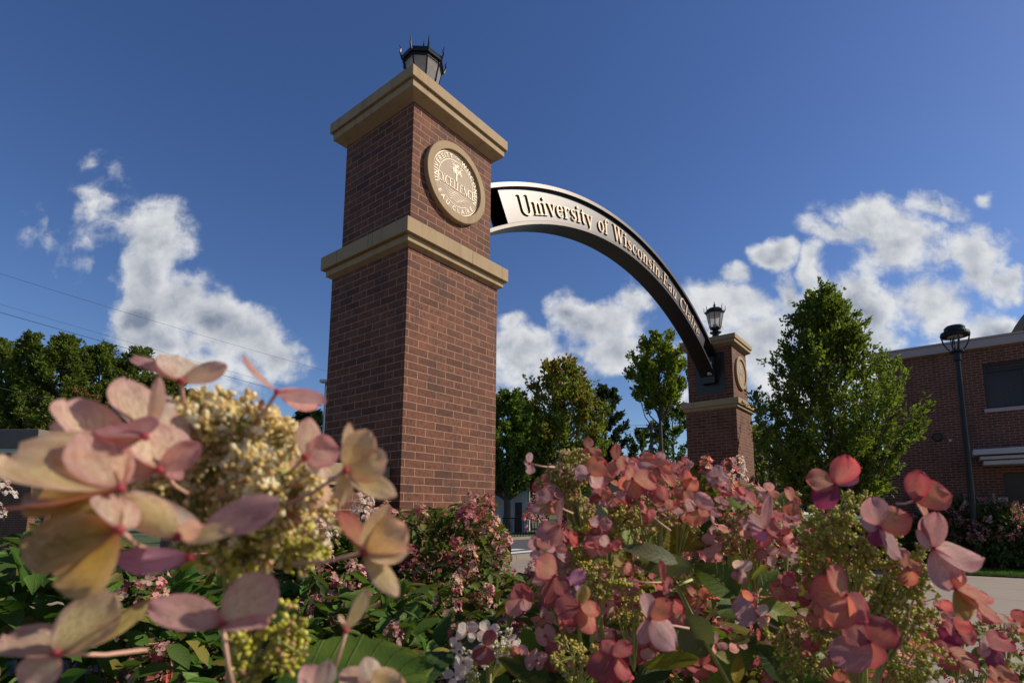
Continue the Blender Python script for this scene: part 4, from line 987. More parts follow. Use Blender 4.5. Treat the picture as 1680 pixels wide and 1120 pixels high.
def broad_leaf(parent, b, t_, wid, nrm, col, name='leaf', nu=22, nv=10, droop=.18, fold=.18, tipcol=None, seed=0, serr=.03):
    mb = MB(); b = Vector(b); t_ = Vector(t_); ax = t_ - b; L = ax.length; ax.normalize(); n_ = Vector(nrm); n_ = (n_ - ax * n_.dot(ax)).normalized(); w_ = n_.cross(ax)
    V = []; UV = []; C = []; r_ = random.Random(seed); ph = r_.uniform(0, 6)
    for i in range(nu + 1):
        u = i / nu; prof = (math.sin(math.pi * min(1, u * .97 + .015) ** .8)) ** .85 if u < 1 else 0; sr = 1 + serr * (1 if i % 2 else -1)
        for j in range(nv + 1):
            v = j / nv * 2 - 1; h = wid / 2 * prof * (sr if abs(v) == 1 else 1)
            rip = .018 * wid * math.cos((u - abs(v) * .22) * 8 * 2 * math.pi) * abs(v) + .03 * wid * math.sin(u * 5 + ph + v)
            z = -droop * L * u * u + fold * abs(v) * h + rip
            V.append(b + ax * u * L + w_ * v * h + n_ * z); UV.append((u, v)); c = np.array(col)
            if tipcol is not None:
                k = max(0, min(1, (abs(v) * .7 + u * .7 - .6 + .25 * math.sin(u * 9 + v * 5 + ph)) * 1.5)); c = c * (1 - k) + np.array(tipcol) * k
            C.append(c)
    m_ = nv + 1; mb.add(V, [(i * m_ + j, i * m_ + j + 1, (i + 1) * m_ + j + 1, (i + 1) * m_ + j) for i in range(nu) for j in range(nv)], UV, C)
    tube_c = b - ax * L * .18
    o = mb.build(name, 'bleaf', parent, smooth=True); o.matrix_parent_inverse = Matrix.Translation(-Vector(parent.location)) if not parent.parent else Matrix.Identity(4); return o

# -------- panicle templates for shrubs further off (unit = metres, growing along +Z)
def small_petals(mb, c, nrm, size, colpair, r_, grid=2):
    n_ = Vector(nrm).normalized(); a = n_.orthogonal().normalized(); b = n_.cross(a); ph = r_.uniform(0, 1.57)
    k4 = 4 if r_.random() < .8 else 3
    for k in range(k4):
        th = ph + k * 2 * math.pi / k4 + r_.uniform(-.15, .15); ax = a * math.cos(th) + b * math.sin(th) + n_ * r_.uniform(-.15, .5); w_ = n_.cross(ax).normalized()
        L = size * r_.uniform(.8, 1.15); V = []; C = []
        for (u, hw_) in ((.0, .05), (.45, .40), (.80, .42), (1.0, .12)):
            for v in (-1, 0, 1): V.append(Vector(c) + ax * L * u + w_ * v * hw_ * L + n_ * (.10 * L * abs(v) * (hw_ > .2))); C.append(np.array(colpair[0]) * (1 - u) + np.array(colpair[1]) * u)
        cc = r_.uniform(.8, 1.15); mb.add(V, [(3 * i + j, 3 * i + j + 1, 3 * i + j + 4, 3 * i + j + 3) for i in range(3) for j in range(2)], [(u, v) for u in (0, .45, .8, 1) for v in (-1, 0, 1)], np.array(C) * cc)
def panicle(seed, pals, budc, H=.15, Rb=.055, nf=34, nb=150, fs=.0125, bs=.0016):
    r_ = random.Random(seed); pm = MB(); bm = MB()
    for i in range(nf):
        f = r_.random() ** .9; az = r_.uniform(0, 6.283); rad = Rb * (1 - f * .78) * r_.uniform(.85, 1.25); c = Vector((math.cos(az) * rad, math.sin(az) * rad, f * H)); nr = Vector((math.cos(az), math.sin(az), .35 + f)) + Vector((r_.uniform(-.4, .4), r_.uniform(-.4, .4), r_.uniform(-.4, .4)))
        small_petals(pm, c, nr, fs, PALS[r_.choice(pals)], r_)
    V0, Fk = OCT
    for i in range(nb):
        f = r_.random() ** .9; az = r_.uniform(0, 6.283); rad = Rb * (1 - f * .75) * r_.uniform(.35, 1.05); c = np.array((math.cos(az) * rad, math.sin(az) * rad, f * H * 1.05)); bm.add(V0 * bs * r_.uniform(.8, 1.6) + c, Fk, None, np.array(budc[r_.randrange(len(budc))]) * r_.uniform(.6, 1.1))
    return pm, bm
def mkme(mb, name, m, smooth=False):
    o = mb.build(name, m, None, smooth); me = o.data; bpy.data.objects.remove(o); return me
TPL = {}
for key, pals_, bc in (('rose', ('rose', 'pink', 'dusky', 'coral', 'greypink'), RSB), ('rust', ('coral', 'rose', 'dusky', 'blush'), RSB), ('pink', ('greypink', 'pink', 'dusky', 'blush'), RSB), ('white', ('white', 'white', 'pale'), CRB), ('dull', ('dusky', 'mauve', 'greypink', 'plum'), RSB)):
    TPL[key] = []
    for v in range(3):
        pm, bm = panicle(hash(key) % 1000 * 0 + v * 7 + len(key) * 13 + ord(key[1]), pals_, bc, nf=(60 if key == 'white' else 38), fs=(.0135 if key == 'white' else .0125))
        TPL[key].append((mkme(pm, 'flower_head', M['petal'], True), mkme(bm, 'buds', M['bud'])))
# leaf template for mass foliage (10 verts)
def leafcloud(mb, pos, dirs, nrms, size, cols, wid=.5):
    n = len(pos); d = dirs / np.linalg.norm(dirs, axis=1)[:, None]; nn = nrms - (nrms * d).sum(1)[:, None] * d; nn /= (np.linalg.norm(nn, axis=1)[:, None] + 1e-9); w = np.cross(nn, d)
    L = (size * rng.uniform(.6, 1.2, n))[:, None]; rows = ((0, .02), (.22, .36), (.5, .5), (.78, .33), (1., .01)); V = []; U = []
    dr = rng.uniform(.05, .35, n)[:, None]
    for (u, h) in rows:
        for v in (-1, 0, 1): V.append(pos + d * L * u + w * (v * h * wid * L) + nn * L * (.10 * abs(v) * (h > .1) - dr * u * u)); U.append((u, v))
    V = np.stack(V, 1).reshape(-1, 3); q = [(3 * i + j, 3 * i + j + 1, 3 * i + j + 4, 3 * i + j + 3) for i in range(4) for j in range(2)]
    Fs = [tuple(a + k for a in f) for k in (np.arange(n) * 15).tolist() for f in q]
    mb.add(V, Fs, np.tile(np.array(U), (n, 1)), np.repeat(cols, 15, 0))

def interp(x, tab):
    for (x0, y0), (x1, y1) in zip(tab, tab[1:]):
        if x0 <= x <= x1: return y0 + (y1 - y0) * (x - x0) / (x1 - x0)
    return tab[0][1] if x < tab[0][0] else tab[-1][1]
SKYL = [(-400, 835), (0, 835), (120, 850), (300, 900), (420, 900), (500, 872), (560, 850), (620, 838), (660, 828), (740, 822), (790, 800), (815, 806), (838, 862), (846, 935), (876, 935), (880, 850), (905, 790), (960, 760), (1060, 752), (1130, 748), (1220, 768), (1262, 800), (1330, 850), (1480, 960), (1520, 1010), (1600, 1000), (1680, 1010), (2200, 1010)]
def clear(p, skyl=SKYL, pad=0):
    q = project(p)
    return q is None or q[1] > interp(q[0], skyl) + pad
def shrub(name, label, px, d, r, ztop, nleaf, lsize, heads, col, seed, group=None, skyl=SKYL, ry=None, hs=1.0, alt=(.16, .14, .03), frac=.12, headpad=-14, zlow=.1, loc=None):
    global rng
    rng = np.random.default_rng(seed); r_ = random.Random(seed)
    g = loc or GP(px, d); ry = ry or r; root = thing(name, tuple(g), label, 'shrub', group)
    def dome(az, el, k=1.0):
        return Vector((g.x + math.cos(az) * math.cos(el) * r * k, g.y + math.sin(az) * math.cos(el) * ry * k, ztop * (.42 + .56 * math.sin(el) * k)))
    sm = MB(); tips = []
    for i in range(26):
        az = r_.uniform(0, 6.283); el = r_.uniform(.1, 1.5); e = dome(az, el, r_.uniform(.7, .95))
        if skyl and not clear(e, skyl, 8): continue
        b = Vector((g.x + r_.uniform(-.12, .12) * r * 2, g.y + r_.uniform(-.12, .12) * r * 2, 0)); m_ = b.lerp(e, .55) + Vector((0, 0, .08 * ztop)); tube(sm, [b, m_, e], [.006, .0045, .003], 5)
    part(sm, 'stem', 'stem', root)
    n = nleaf; az = rng.uniform(0, 6.283, n); el = np.arcsin(rng.uniform(-.55, 1, n)); k = rng.uniform(.55, 1.03, n) ** .5
    bumpy = 1 + .10 * np.sin(az * 5 + seed) * np.cos(el * 6) + .06 * np.sin(az * 11)
    X = np.stack([g.x + np.cos(az) * np.cos(el) * r * k * bumpy, g.y + np.sin(az) * np.cos(el) * ry * k * bumpy, ztop * (.42 + .56 * np.sin(el) * k * bumpy)], 1)
    O = np.stack([np.cos(az) * np.cos(el), np.sin(az) * np.cos(el), np.sin(el) * .8], 1)
    D = O + rng.normal(0, .6, (n, 3)) - np.array([0, 0, .25]); N_ = O * .6 + np.array([0, 0, .9])[None] + rng.normal(0, .35, (n, 3))
    keep = X[:, 2] > zlow
    if skyl: keep &= np.array([clear(p, skyl, 6) and clear(p + q / np.linalg.norm(q) * lsize, skyl, 4) for p, q in zip(X, D)])
    X, D, N_ = X[keep], D[keep], N_[keep]
    mb = MB(); leafcloud(mb, X, D, N_, lsize, pal(len(X), col, .25, alt, frac)); part(mb, 'leaves', 'bleaf' if lsize * F_PX / d > 40 else 'sleaf', root, smooth=True)
    cnt = 0
    for key, num, e0, e1 in heads:
        tries = 0; done = 0
        while done < num and tries < num * 12 and cnt < 96:
            tries += 1; a = r_.uniform(0, 6.283); e = math.asin(r_.uniform(math.sin(e0), math.sin(e1))); p = dome(a, e, r_.uniform(.88, 1.02)); out = Vector((math.cos(a) * math.cos(e), math.sin(a) * math.cos(e), math.sin(e) + .5)).normalized()
            H = .15 * hs
            if skyl and (not clear(p, skyl, 4) or not clear(p + out * H, skyl, headpad)): continue
            put_head(root, p, out, key, hs * r_.uniform(.75, 1.15), r_); done += 1; cnt += 1
    return root
def put_head(root, p, out, key, sc, r_):
    v = r_.randrange(3); o = bpy.data.objects.new('flower_head', TPL[key][v][0]); COL.objects.link(o); o.parent = root
    mw = Matrix.Translation(Vector(p) - Vector(root.location)) @ out.to_track_quat('Z', 'Y').to_matrix().to_4x4() @ Matrix.Rotation(r_.uniform(0, 6.28), 4, 'Z') @ Matrix.Diagonal((sc, sc, sc, 1))
    o.matrix_local = mw
    b = bpy.data.objects.new('buds', TPL[key][v][1]); COL.objects.link(b); b.parent = o
    return o
LG = (.085, .16, .03); LG2 = (.06, .10, .025); LG3 = (.09, .12, .03)
GRP = 'hydrangea shrubs in the beds'
s1 = shrub('hydrangea_shrub', 'dusty pink hydrangea shrub growing against the foot of the near pillar', 725, 3.2, .62, 1.38, 5200, .075, [('pink', 66, -.1, 1.5), ('rust', 12, .0, 1.4), ('dull', 18, .0, 1.2)], (.12, .15, .035), 61, GRP, hs=1.15, frac=.2)
s2 = shrub('hydrangea_shrub', 'green hydrangea with a few cream heads at the left foot of the near pillar', 560, 2.9, .42, 1.22, 3200, .08, [('pink', 14, .1, 1.4), ('dull', 10, .1, 1.4)], LG, 62, GRP)
r_ = random.Random(5)
for (x, y, d, sc, k) in ((524, 862, 2.5, .9, 'white'), (541, 852, 2.6, .75, 'white'), (590, 822, 2.7, .8, 'white'), (604, 812, 2.75, .7, 'white'), (503, 905, 2.4, .7, 'white')): put_head(s2, P(x, y + 22, d), Vector((.1, -.5, .85)).normalized(), k, sc, r_)
s3 = shrub('hydrangea_shrub', 'broad leafy green hydrangea filling the lower left behind the big bloom', 130, 1.55, .52, 1.24, 2600, .10, [('rose', 12, .0, .9), ('pink', 16, -.1, 1.)], LG, 63, GRP, frac=.12)
for (x, y, d, sc, k) in ((2, 775, 1.7, .6, 'white'), (-4, 815, 1.65, .5, 'white')): put_head(s3, P(x, y + 40, d), Vector((.0, -.3, .95)).normalized(), k, sc, r_)
s4 = shrub('hydrangea_shrub', 'low leafy hydrangea between the cream bloom and the red blooms', 650, 1.75, .42, 1.06, 2600, .085, [('pink', 22, .0, 1.3), ('dull', 12, .1, 1.4)], (.10, .16, .03), 64, GRP, frac=.15, skyl=[(-400, 905), (500, 905), (640, 935), (800, 950), (900, 970), (2200, 970)])
s5 = shrub('hydrangea_shrub', 'russet and pink hydrangea hiding the foot of the far pillar', 1165, 1.75, .42, 1.43, 2600, .07, [('rust', 56, .3, 1.5), ('rose', 38, .1, 1.5)], (.15, .18, .035), 65, GRP, hs=.85, frac=.3, headpad=-10)
for (x, y, d, sc, k) in ((1210, 775, 1.5, .45, 'white'), (880, 838, 2.3, .8, 'pink'), (870, 850, 2.3, .7, 'rose')): put_head(s5, P(x, y + 12, d), Vector((.0, -.4, .9)).normalized(), k, sc, r_)
s6 = shrub('hydrangea_shrub', 'rose and olive hydrangea in the middle foreground with yellowing leaves', 1010, 1.0, .32, 1.24, 1900, .085, [('rust', 36, .1, 1.4), ('rose', 34, -.2, 1.4), ('dull', 14, -.3, 1.)], (.17, .22, .035), 66, GRP, hs=.8, frac=.3, skyl=[(-400, 1000), (760, 1000), (850, 960), (890, 880), (950, 800), (1200, 815), (1290, 870), (1400, 920), (1500, 1010), (2200, 1040)])
s7 = shrub('hydrangea_shrub', 'red flowered hydrangea at the lower right corner beside the paving', 1640, .95, .15, 1.07, 500, .05, [('rose', 26, .2, 1.4), ('rust', 12, .0, 1.4)], (.09, .10, .02), 67, GRP, hs=.62, frac=.3, headpad=-12, skyl=[(-400, 1120), (1420, 1120), (1490, 1010), (1530, 990), (1600, 1030), (1640, 1005), (1680, 985), (2400, 985)])
s8 = shrub('hydrangea_shrub', 'shaded hydrangea low between the red blooms at the bottom', 1330, .80, .24, 1.12, 1300, .06, [('dull', 20, .0, 1.4), ('rust', 22, -.2, 1.4), ('rose', 14, .0, 1.4)], (.17, .21, .035), 68, GRP, hs=.65, frac=.3, skyl=[(-400, 1130), (1090, 1130), (1150, 1000), (1300, 880), (1390, 900), (1450, 980), (1500, 1060), (1560, 1130), (2400, 1130)])
FS = [(1300, 850), (1360, 838), (1480, 838), (1560, 830), (1600, 818), (1640, 826), (1680, 838), (1900, 840)]
for (x, d, r, zt, ky, sd, lab, wh) in ((1632, 12.3, .72, 1.52, (('dull', 36, .0, 1.5), ('pink', 58, .0, 1.5)), 71, 'dusty pink hydrangea right of the lamp post before the brick building', (1624, 848)),
                              (1585, 12.9, .62, 1.62, (('dull', 30, .1, 1.5), ('pink', 50, .1, 1.5)), 72, 'dusty pink hydrangea at the lamp post foot by the brick building', (1622, 824)),
                              (1530, 13.0, .62, 1.35, (('dull', 36, .1, 1.4),), 73, 'dark leafy hydrangea left of the lamp post beyond the grass', (1581, 824)),
                              (1405, 12.9, .6, 1.0, (('dull', 20, .1, 1.4),), 74, 'shaded hydrangea under the conical tree', None),
                              (1715, 11.9, .6, 1.4, (('dull', 30, .1, 1.4),), 75, 'hydrangea partly cut off by the right edge near the brick building', None)):
    q = shrub('hydrangea_shrub', lab, x, d, r, zt, 4200, .11, list(ky), (.10, .14, .03), sd, 'hydrangea shrubs by the brick building', skyl=None, hs=1.3, frac=.2, zlow=.0)
    if wh: put_head(q, P(wh[0], wh[1] + 8, d - r * .7), Vector((0, -.3, 1)).normalized(), 'white', 1.0, r_)

# grass strip
rng = np.random.default_rng(90)
gm = sheet('grass_strip_ground', [L2(10.9, -14), L2(12.0, -14), L2(12.0, 2.0), L2(10.9, 2.0)], .03, 'lawn')
sheet('mulch_strip', [L2(12.0, -14), L2(13.66, -14), L2(13.66, 2.0), L2(12.0, 2.0)], .02, 'soil')
n = 60000; aa = rng.uniform(10.9, 12.05, n); bb = rng.uniform(-9, 1.0, n)
X = np.stack([C0.x + dv.x * aa + ev.x * bb, C0.y + dv.y * aa + ev.y * bb, np.full(n, .03)], 1)
mb = MB(); leaves_mesh(mb, X, np.tile([[0, 0, 1.]], (n, 1)), .075, pal(n, (.10, .19, .03), .25), wid=.10)
tag(mb.build('grass', 'grass'), None, None, kind='stuff')

# ---------------------------------------------------------------- near blooms (left)
GPs = 'foreground hydrangeas'
gx = GP(330, .25); L_ = thing('foreground_hydrangea', (gx.x, gx.y, 0), 'blurred cream and pink hydrangea bloom huge at the lower left', 'flower', GPs)
hL = head(L_, [((372, 712), .215, 95, 62, .022, 1100, (360, 830)), ((330, 690), .235, 60, 45, .012, 170, (360, 830)), ((452, 790), .20, 72, 62, .018, 560, (380, 900)), ((300, 800), .205, 70, 55, .015, 420, (350, 900)),
              ((420, 880), .215, 105, 75, .02, 760, (370, 1000), OLB + CRB[:2]), ((500, 850), .21, 55, 60, .012, 150, (400, 950)), ((440, 1060), .21, 60, 60, .012, 150, (400, 1150), OLB)],
          ([(372, 760, .23), (385, 900, .24), (385, 1060, .25), (370, 1300, .27)], [.002, .0026, .003, .0034]), CRB, 100, .00145)
fl = lambda *a, **k: floret(hL, *a, **k)
fl((297, 625), .19, [(216, 582, 34, .010, 'pink'), (372, 599, 28, .006, 'blush'), (293, 588, 62, .016, 'pale')], (305, 676, .012), 'blush')
fl((455, 643), .20, [(397, 587, 12, .006, 'pink'), (533, 660, 44, -.004, 'greypink'), (520, 668, 40, .010, 'pink')], (418, 690, .006), 'pink')
floret(hL, (423, 690), .213, [(404, 646, 14, .004, 'brown'), (430, 655, 10, .004, 'brown'), (410, 668, 16, .002, 'brown')], (421, 705, .004))
fl((244, 712), .175, [(206, 624, 66, .006, 'blush'), (261, 618, 20, -.003, 'blush')], None)
floret(hL, (262, 712), .188, [(268, 646, 46, .004, 'pale'), (306, 690, 40, .008, 'pale'), (150, 690, 30, .01, 'blush')], None)
floret(hL, (160, 740), .165, [(112, 660, 84, .008, 'blush'), (90, 700, 40, .006, 'pale')], None)
floret(hL, (238, 716), .150, [(122, 742, 60, .006, 'mauve'), (188, 706, 72, .01, 'mauve')], None)
floret(hL, (198, 800), .140, [(30, 752, 140, .006, 'cream'), (52, 838, 130, .012, 'blush'), (140, 716, 76, .01, 'blush'), (44, 800, 100, .016, 'olive')], None)
floret(hL, (196, 868), .132, [(56, 880, 120, .008, 'olive'), (92, 950, 120, .004, 'olive'), (196, 812, 66, .010, 'blush')], (240, 900, .03))
fl((262, 770), .165, [(250, 694, 92, .004, 'blush'), (146, 774, 46, -.004, 'pink'), (328, 728, 40, .004, 'pink'), (300, 770, 34, .008, 'mauve')], (311, 812, .02), 'blush')
fl((332, 866), .15, [(212, 802, 42, .012, 'pale'), (455, 822, 52, .004, 'greypink')], None)
fl((292, 880), .143, [(196, 818, 52, .003, 'cream'), (384, 874, 38, -.003, 'cream'), (330, 862, 30, -.004, 'blush')], None)
floret(hL, (312, 914), .15, [(190, 914, 40, -.002, 'violet')], None)
fl((364, 1024), .165, [(246, 988, 56, .002, 'pink'), (452, 948, 72, .006, 'blush'), (441, 1030, 40, -.003, 'pink')], (385, 1140, .01), 'pink')
fl((94, 1072), .16, [(182, 968, 70, .006, 'cream'), (14, 1040, 66, .004, 'blush'), (40, 1125, 50, -.002, 'blush'), (250, 982, 26, .02, 'olive')], (240, 1065, .03), 'cream')
fl((501, 750), .19, [(507, 686, 34, .003, 'blush'), (556, 738, 52, .004, 'pink'), (541, 783, 24, .001, 'pale')], (452, 790, .012), 'blush')
fl((505, 800), .20, [(470, 755, 56, .004, 'cream'), (540, 820, 50, .003, 'blush'), (486, 858, 40, .002, 'mauve')], (455, 830, .006))
fl((567, 771), .172, [(571, 694, 22, .003, 'cream'), (604, 706, 46, .002, 'cream'), (636, 752, 58, .001, 'cream'), (562, 828, 26, -.001, 'cream'), (648, 818, 38, -.002, 'cream')], (470, 828, .014), 'cream')
fl((597, 906), .172, [(632, 826, 38, .002, 'cream'), (666, 862, 62, .001, 'cream'), (668, 905, 50, .003, 'cream'), (652, 978, 32, -.002, 'cream'), (560, 838, 30, .004, 'coral')], (480, 925, .018), 'cream')
fl((568, 1034), .2, [(602, 964, 22, .002, 'cream'), (556, 1008, 10, .002, 'blush')], (540, 1120, .01))
fl((620, 1140), .2, [(560, 1100, 44, .002, 'blush'), (650, 1100, 60, .004, 'cream'), (598, 1078, 34, .002, 'pale')], (600, 1200, .01))
floret(hL, (520, 1140), .19, [(540, 1080, 30, .002, 'pale'), (500, 1090, 34, .002, 'pink')], None)
# a few small leaves and one big dark leaf belonging to it
broad_leaf(L_, P(440, 1165, .30), P(712, 1085, .335), PX(185, .32), -ray(560, 1080) + Vector((0, 0, .9)), (.05, .11, .015), seed=1, tipcol=(.16, .22, .03), droop=.05)
broad_leaf(L_, P(640, 1135, .42), P(748, 1056, .46), PX(62, .44), -ray(690, 1090) + Vector((-.3, 0, .6)), (.045, .085, .02), seed=2)
broad_leaf(L_, P(425, 984, .30), P(518, 1036, .33), PX(32, .32), -ray(470, 1010), (.03, .06, .015), seed=3)
broad_leaf(L_, P(214, 706, .26), P(150, 648, .29), PX(52, .28), -ray(180, 680), (.03, .055, .015), seed=4)
broad_leaf(L_, P(196, 668, .27), P(180, 622, .29), PX(24, .28), -ray(180, 640), (.05, .09, .02), seed=5)

# ---------------------------------------------------------------- near blooms (right)
gx = GP(1010, .5); Rr = thing('foreground_hydrangea', (gx.x, gx.y, 0), 'coral pink hydrangea blooms with olive buds in front of the far pillar', 'flower', GPs)
def rf(h, c, d, pts, stem=None, pl='rose'): return floret(h, c, d, [(p[0], p[1], p[2], p[3] if len(p) > 3 else rnd.uniform(-.004, .006), p[4] if len(p) > 4 else pl) for p in pts], stem, pl)
h1 = head(Rr, [((935, 770), .50, 42, 42, .016, 330, (955, 880)), ((915, 800), .50, 34, 34, .012, 150, (955, 880)), ((950, 835), .50, 30, 20, .01, 90, (955, 900))], ([(945, 820, .50), (965, 890, .51), (985, 1000, .52), (1000, 1200, .53)], [.0016, .002, .0022, .0024]), RSB + OLB, 120)
rf(h1, (869, 760), .45, [(869, 742, 16), (868, 778, 16), (862, 762, 14)], (910, 766, .01), 'greypink')
rf(h1, (967, 778), .42, [(944, 770, 26, 0, 'greypink'), (992, 753, 34, 0, 'coral'), (985, 799, 30, 0, 'pink')], None)
rf(h1, (964, 736), .46, [(965, 718, 15), (987, 742, 15), (958, 745, 10)], None, 'coral')
rf(h1, (1010, 755), .45, [(1012, 728, 16), (1029, 764, 26), (1000, 775, 16)], None, 'coral')
rf(h1, (1038, 784), .43, [(1076, 794, 40), (1045, 818, 30), (1028, 768, 30), (1016, 800, 20)], None, 'coral')
rf(h1, (905, 822), .44, [(882, 806, 22, 0, 'mauve'), (918, 838, 26, 0, 'coral'), (868, 838, 20, 0, 'greypink'), (896, 845, 30, 0, 'olive')], (940, 842, .01), 'greypink')
rf(h1, (918, 862), .43, [(922, 816, 10), (880, 880, 30, 0, 'mauve'), (904, 895, 26, 0, 'mauve')], None, 'mauve')
h2 = head(Rr, [((1085, 805), .55, 60, 34, .02, 220, (1080, 920)), ((1050, 850), .52, 55, 30, .02, 220, (1060, 940)), ((1120, 845), .55, 34, 26, .015, 120, (1110, 930))], ([(1085, 830, .55), (1085, 930, .55), (1075, 1050, .56), (1070, 1220, .57)], [.0016, .002, .0022, .0024]), OLB + RSB, 130)
rf(h2, (1080, 768), .46, [(1046, 762, 14, 0, 'greypink'), (1098, 758, 30), (1106, 796, 26), (1066, 780, 22), (1092, 790, 18, 0, 'greypink')], None, 'coral')
rf(h2, (1124, 802), .45, [(1124, 770, 18), (1143, 786, 24), (1132, 822, 28), (1108, 816, 22)], None, 'coral')
rf(h2, (1144, 832), .44, [(1166, 816, 34, 0, 'greypink'), (1124, 822, 24, 0, 'pink'), (1138, 862, 30, 0, 'coral'), (1166, 842, 28)], (1090, 850, .01), 'coral')
rf(h2, (1090, 822), .47, [(1082, 795, 26), (1106, 830, 20, 0, 'coral'), (1070, 822, 22, 0, 'coral')], None, 'rose')
rf(h2, (1062, 838), .46, [(1048, 826, 24), (1076, 845, 20), (1064, 858, 16)], (1100, 870, .01), 'rose')
rf(h2, (1184, 826), .5, [(1176, 815, 16), (1194, 822, 14), (1186, 836, 14)], None, 'mauve')
rf(h2, (1000, 893), .42, [(984, 882, 22, 0, 'pink'), (1014, 900, 18), (1020, 890, 14), (994, 906, 14, 0, 'coral')], None, 'rose')
rf(h2, (1025, 925), .44, [(1006, 918, 20, 0, 'olive'), (1035, 935, 26, 0, 'coral'), (1010, 935, 22, 0, 'olive')], None, 'coral')
h3 = head(Rr, [((935, 905), .50, 50, 46, .02, 360, (940, 1030)), ((985, 950), .48, 46, 36, .018, 260, (970, 1060)), ((1010, 870), .52, 60, 34, .02, 260, (1000, 980)), ((905, 965), .5, 40, 34, .015, 160, (930, 1060))], ([(940, 940, .50), (950, 1020, .51), (960, 1220, .52)], [.0018, .002, .0024]), OLB, 140)
rf(h3, (912, 943), .37, [(880, 918, 44, 0, 'coral'), (898, 990, 34, 0, 'dusky'), (926, 975, 26, 0, 'dusky'), (874, 955, 24, .006, 'greypink')], None, 'rose')
rf(h3, (858, 978), .38, [(842, 962, 28, 0, 'dusky'), (872, 968, 30, 0, 'dusky'), (834, 1008, 26, 0, 'mauve'), (866, 1000, 24, 0, 'mauve')], None, 'dusky')
rf(h3, (952, 992), .36, [(910, 996, 44, 0, 'dusky'), (976, 1036, 40, 0, 'coral'), (984, 1004, 30, 0, 'coral'), (957, 958, 22, 0, 'olive'), (930, 1026, 40, .005, 'dusky')], None, 'coral')
rf(h3, (940, 960), .42, [(958, 935, 22), (928, 948, 20), (950, 970, 20)], None, 'violet')
rf(h3, (884, 900), .45, [(872, 880, 32, 0, 'mauve'), (900, 880, 26, 0, 'mauve'), (878, 918, 24, 0, 'greypink')], None, 'mauve')
rf(h3, (912, 905), .46, [(902, 888, 24), (924, 890, 22), (928, 912, 16)], None, 'greypink')
h4 = head(Rr, [((1030, 1000), .50, 50, 30, .015, 120, (1040, 1100)), ((945, 1085), .45, 50, 36, .015, 180, (950, 1180)), ((1140, 960), .55, 40, 30, .02, 110, (1120, 1050))], ([(1135, 950, .48), (1110, 960, .47), (1150, 1040, .48), (1200, 1130, .5)], [.0014, .0018, .0022, .0022]), OLB, 150)
rf(h4, (1067, 1014), .36, [(1052, 974, 34, 0, 'greypink'), (1052, 1056, 26, 0, 'greypink'), (1106, 1062, 46, 0, 'greypink'), (1100, 985, 32, 0, 'coral')], (1130, 1030, .02), 'pink')
rf(h4, (1006, 1074), .34, [(1036, 1056, 26), (1036, 1110, 32), (966, 1104, 46, 0, 'dusky'), (988, 1050, 26), (1010, 1122, 40, 0, 'dusky')], None, 'rose')
rf(h4, (1088, 955), .42, [(1083, 918, 12), (1102, 962, 28), (1080, 965, 10)], (1028, 951, .0), 'rose')
rf(h4, (1100, 1000), .40, [(1118, 990, 22), (1124, 1022, 24, 0, 'coral'), (1100, 1026, 18)], None, 'rose')
rf(h4, (1244, 1010), .40, [(1200, 1000, 46, 0, 'greypink'), (1258, 992, 14, 0, 'pale'), (1252, 1022, 14)], (1275, 1030, .01), 'greypink')
rf(h4, (1210, 935), .45, [(1212, 918, 16, 0, 'pale'), (1232, 920, 18, 0, 'pale'), (1225, 955, 24, 0, 'mauve'), (1205, 950, 16, 0, 'mauve')], None, 'greypink')
h5 = head(Rr, [((1230, 870), .55, 50, 36, .02, 220, (1240, 980)), ((1190, 890), .58, 36, 28, .015, 100, (1200, 980)), ((1290, 830), .6, 34, 26, .015, 110, (1290, 940))], None, OLB + RSB, 160)
rf(h5, (1222, 812), .47, [(1206, 804, 24), (1212, 796, 18), (1242, 828, 26)], None, 'rose')
rf(h5, (1256, 868), .42, [(1264, 812, 16, 0, 'greypink'), (1226, 848, 28, 0, 'mauve'), (1280, 866, 30), (1250, 896, 22), (1236, 880, 26, 0, 'violet')], (1310, 862, .01), 'rose')
rf(h5, (1300, 822), .46, [(1290, 800, 26, 0, 'coral'), (1312, 818, 20, 0, 'coral'), (1298, 846, 26, 0, 'coral')], None, 'coral')
rf(h5, (1270, 850), .5, [(1262, 832, 20), (1284, 842, 20), (1276, 866, 18)], None, 'rose')

gx = GP(1420, .45); Rs = thing('foreground_hydrangea', (gx.x, gx.y, 0), 'red pink hydrangea blooms with olive buds in front of the paving at right', 'flower', GPs)
k1 = head(Rs, [((1395, 870), .43, 78, 62, .02, 620, (1400, 1000)), ((1345, 880), .45, 48, 50, .018, 240, (1390, 1000)), ((1470, 940), .42, 62, 52, .018, 340, (1420, 1060)), ((1370, 940), .46, 64, 48, .02, 320, (1400, 1060))], ([(1400, 900, .44), (1410, 1000, .445), (1418, 1100, .45), (1425, 1300, .46)], [.0016, .002, .0024, .0028]), OLB, 170)
rf(k1, (1371, 794), .36, [(1388, 746, 42), (1322, 785, 36, 0, 'coral'), (1340, 832, 36, 0, 'plum'), (1406, 776, 26, .004, 'plum')], None, 'rose')
rf(k1, (1501, 821), .36, [(1508, 771, 34), (1557, 812, 46, 0, 'coral'), (1522, 851, 36, 0, 'coral'), (1512, 800, 20)], (1470, 826, .01), 'rose')
rf(k1, (1442, 862), .36, [(1428, 815, 40, 0, 'greypink'), (1494, 846, 46, 0, 'coral'), (1412, 858, 22, 0, 'greypink'), (1436, 896, 26, 0, 'plum'), (1480, 914, 40, 0, 'greypink')], None, 'coral')
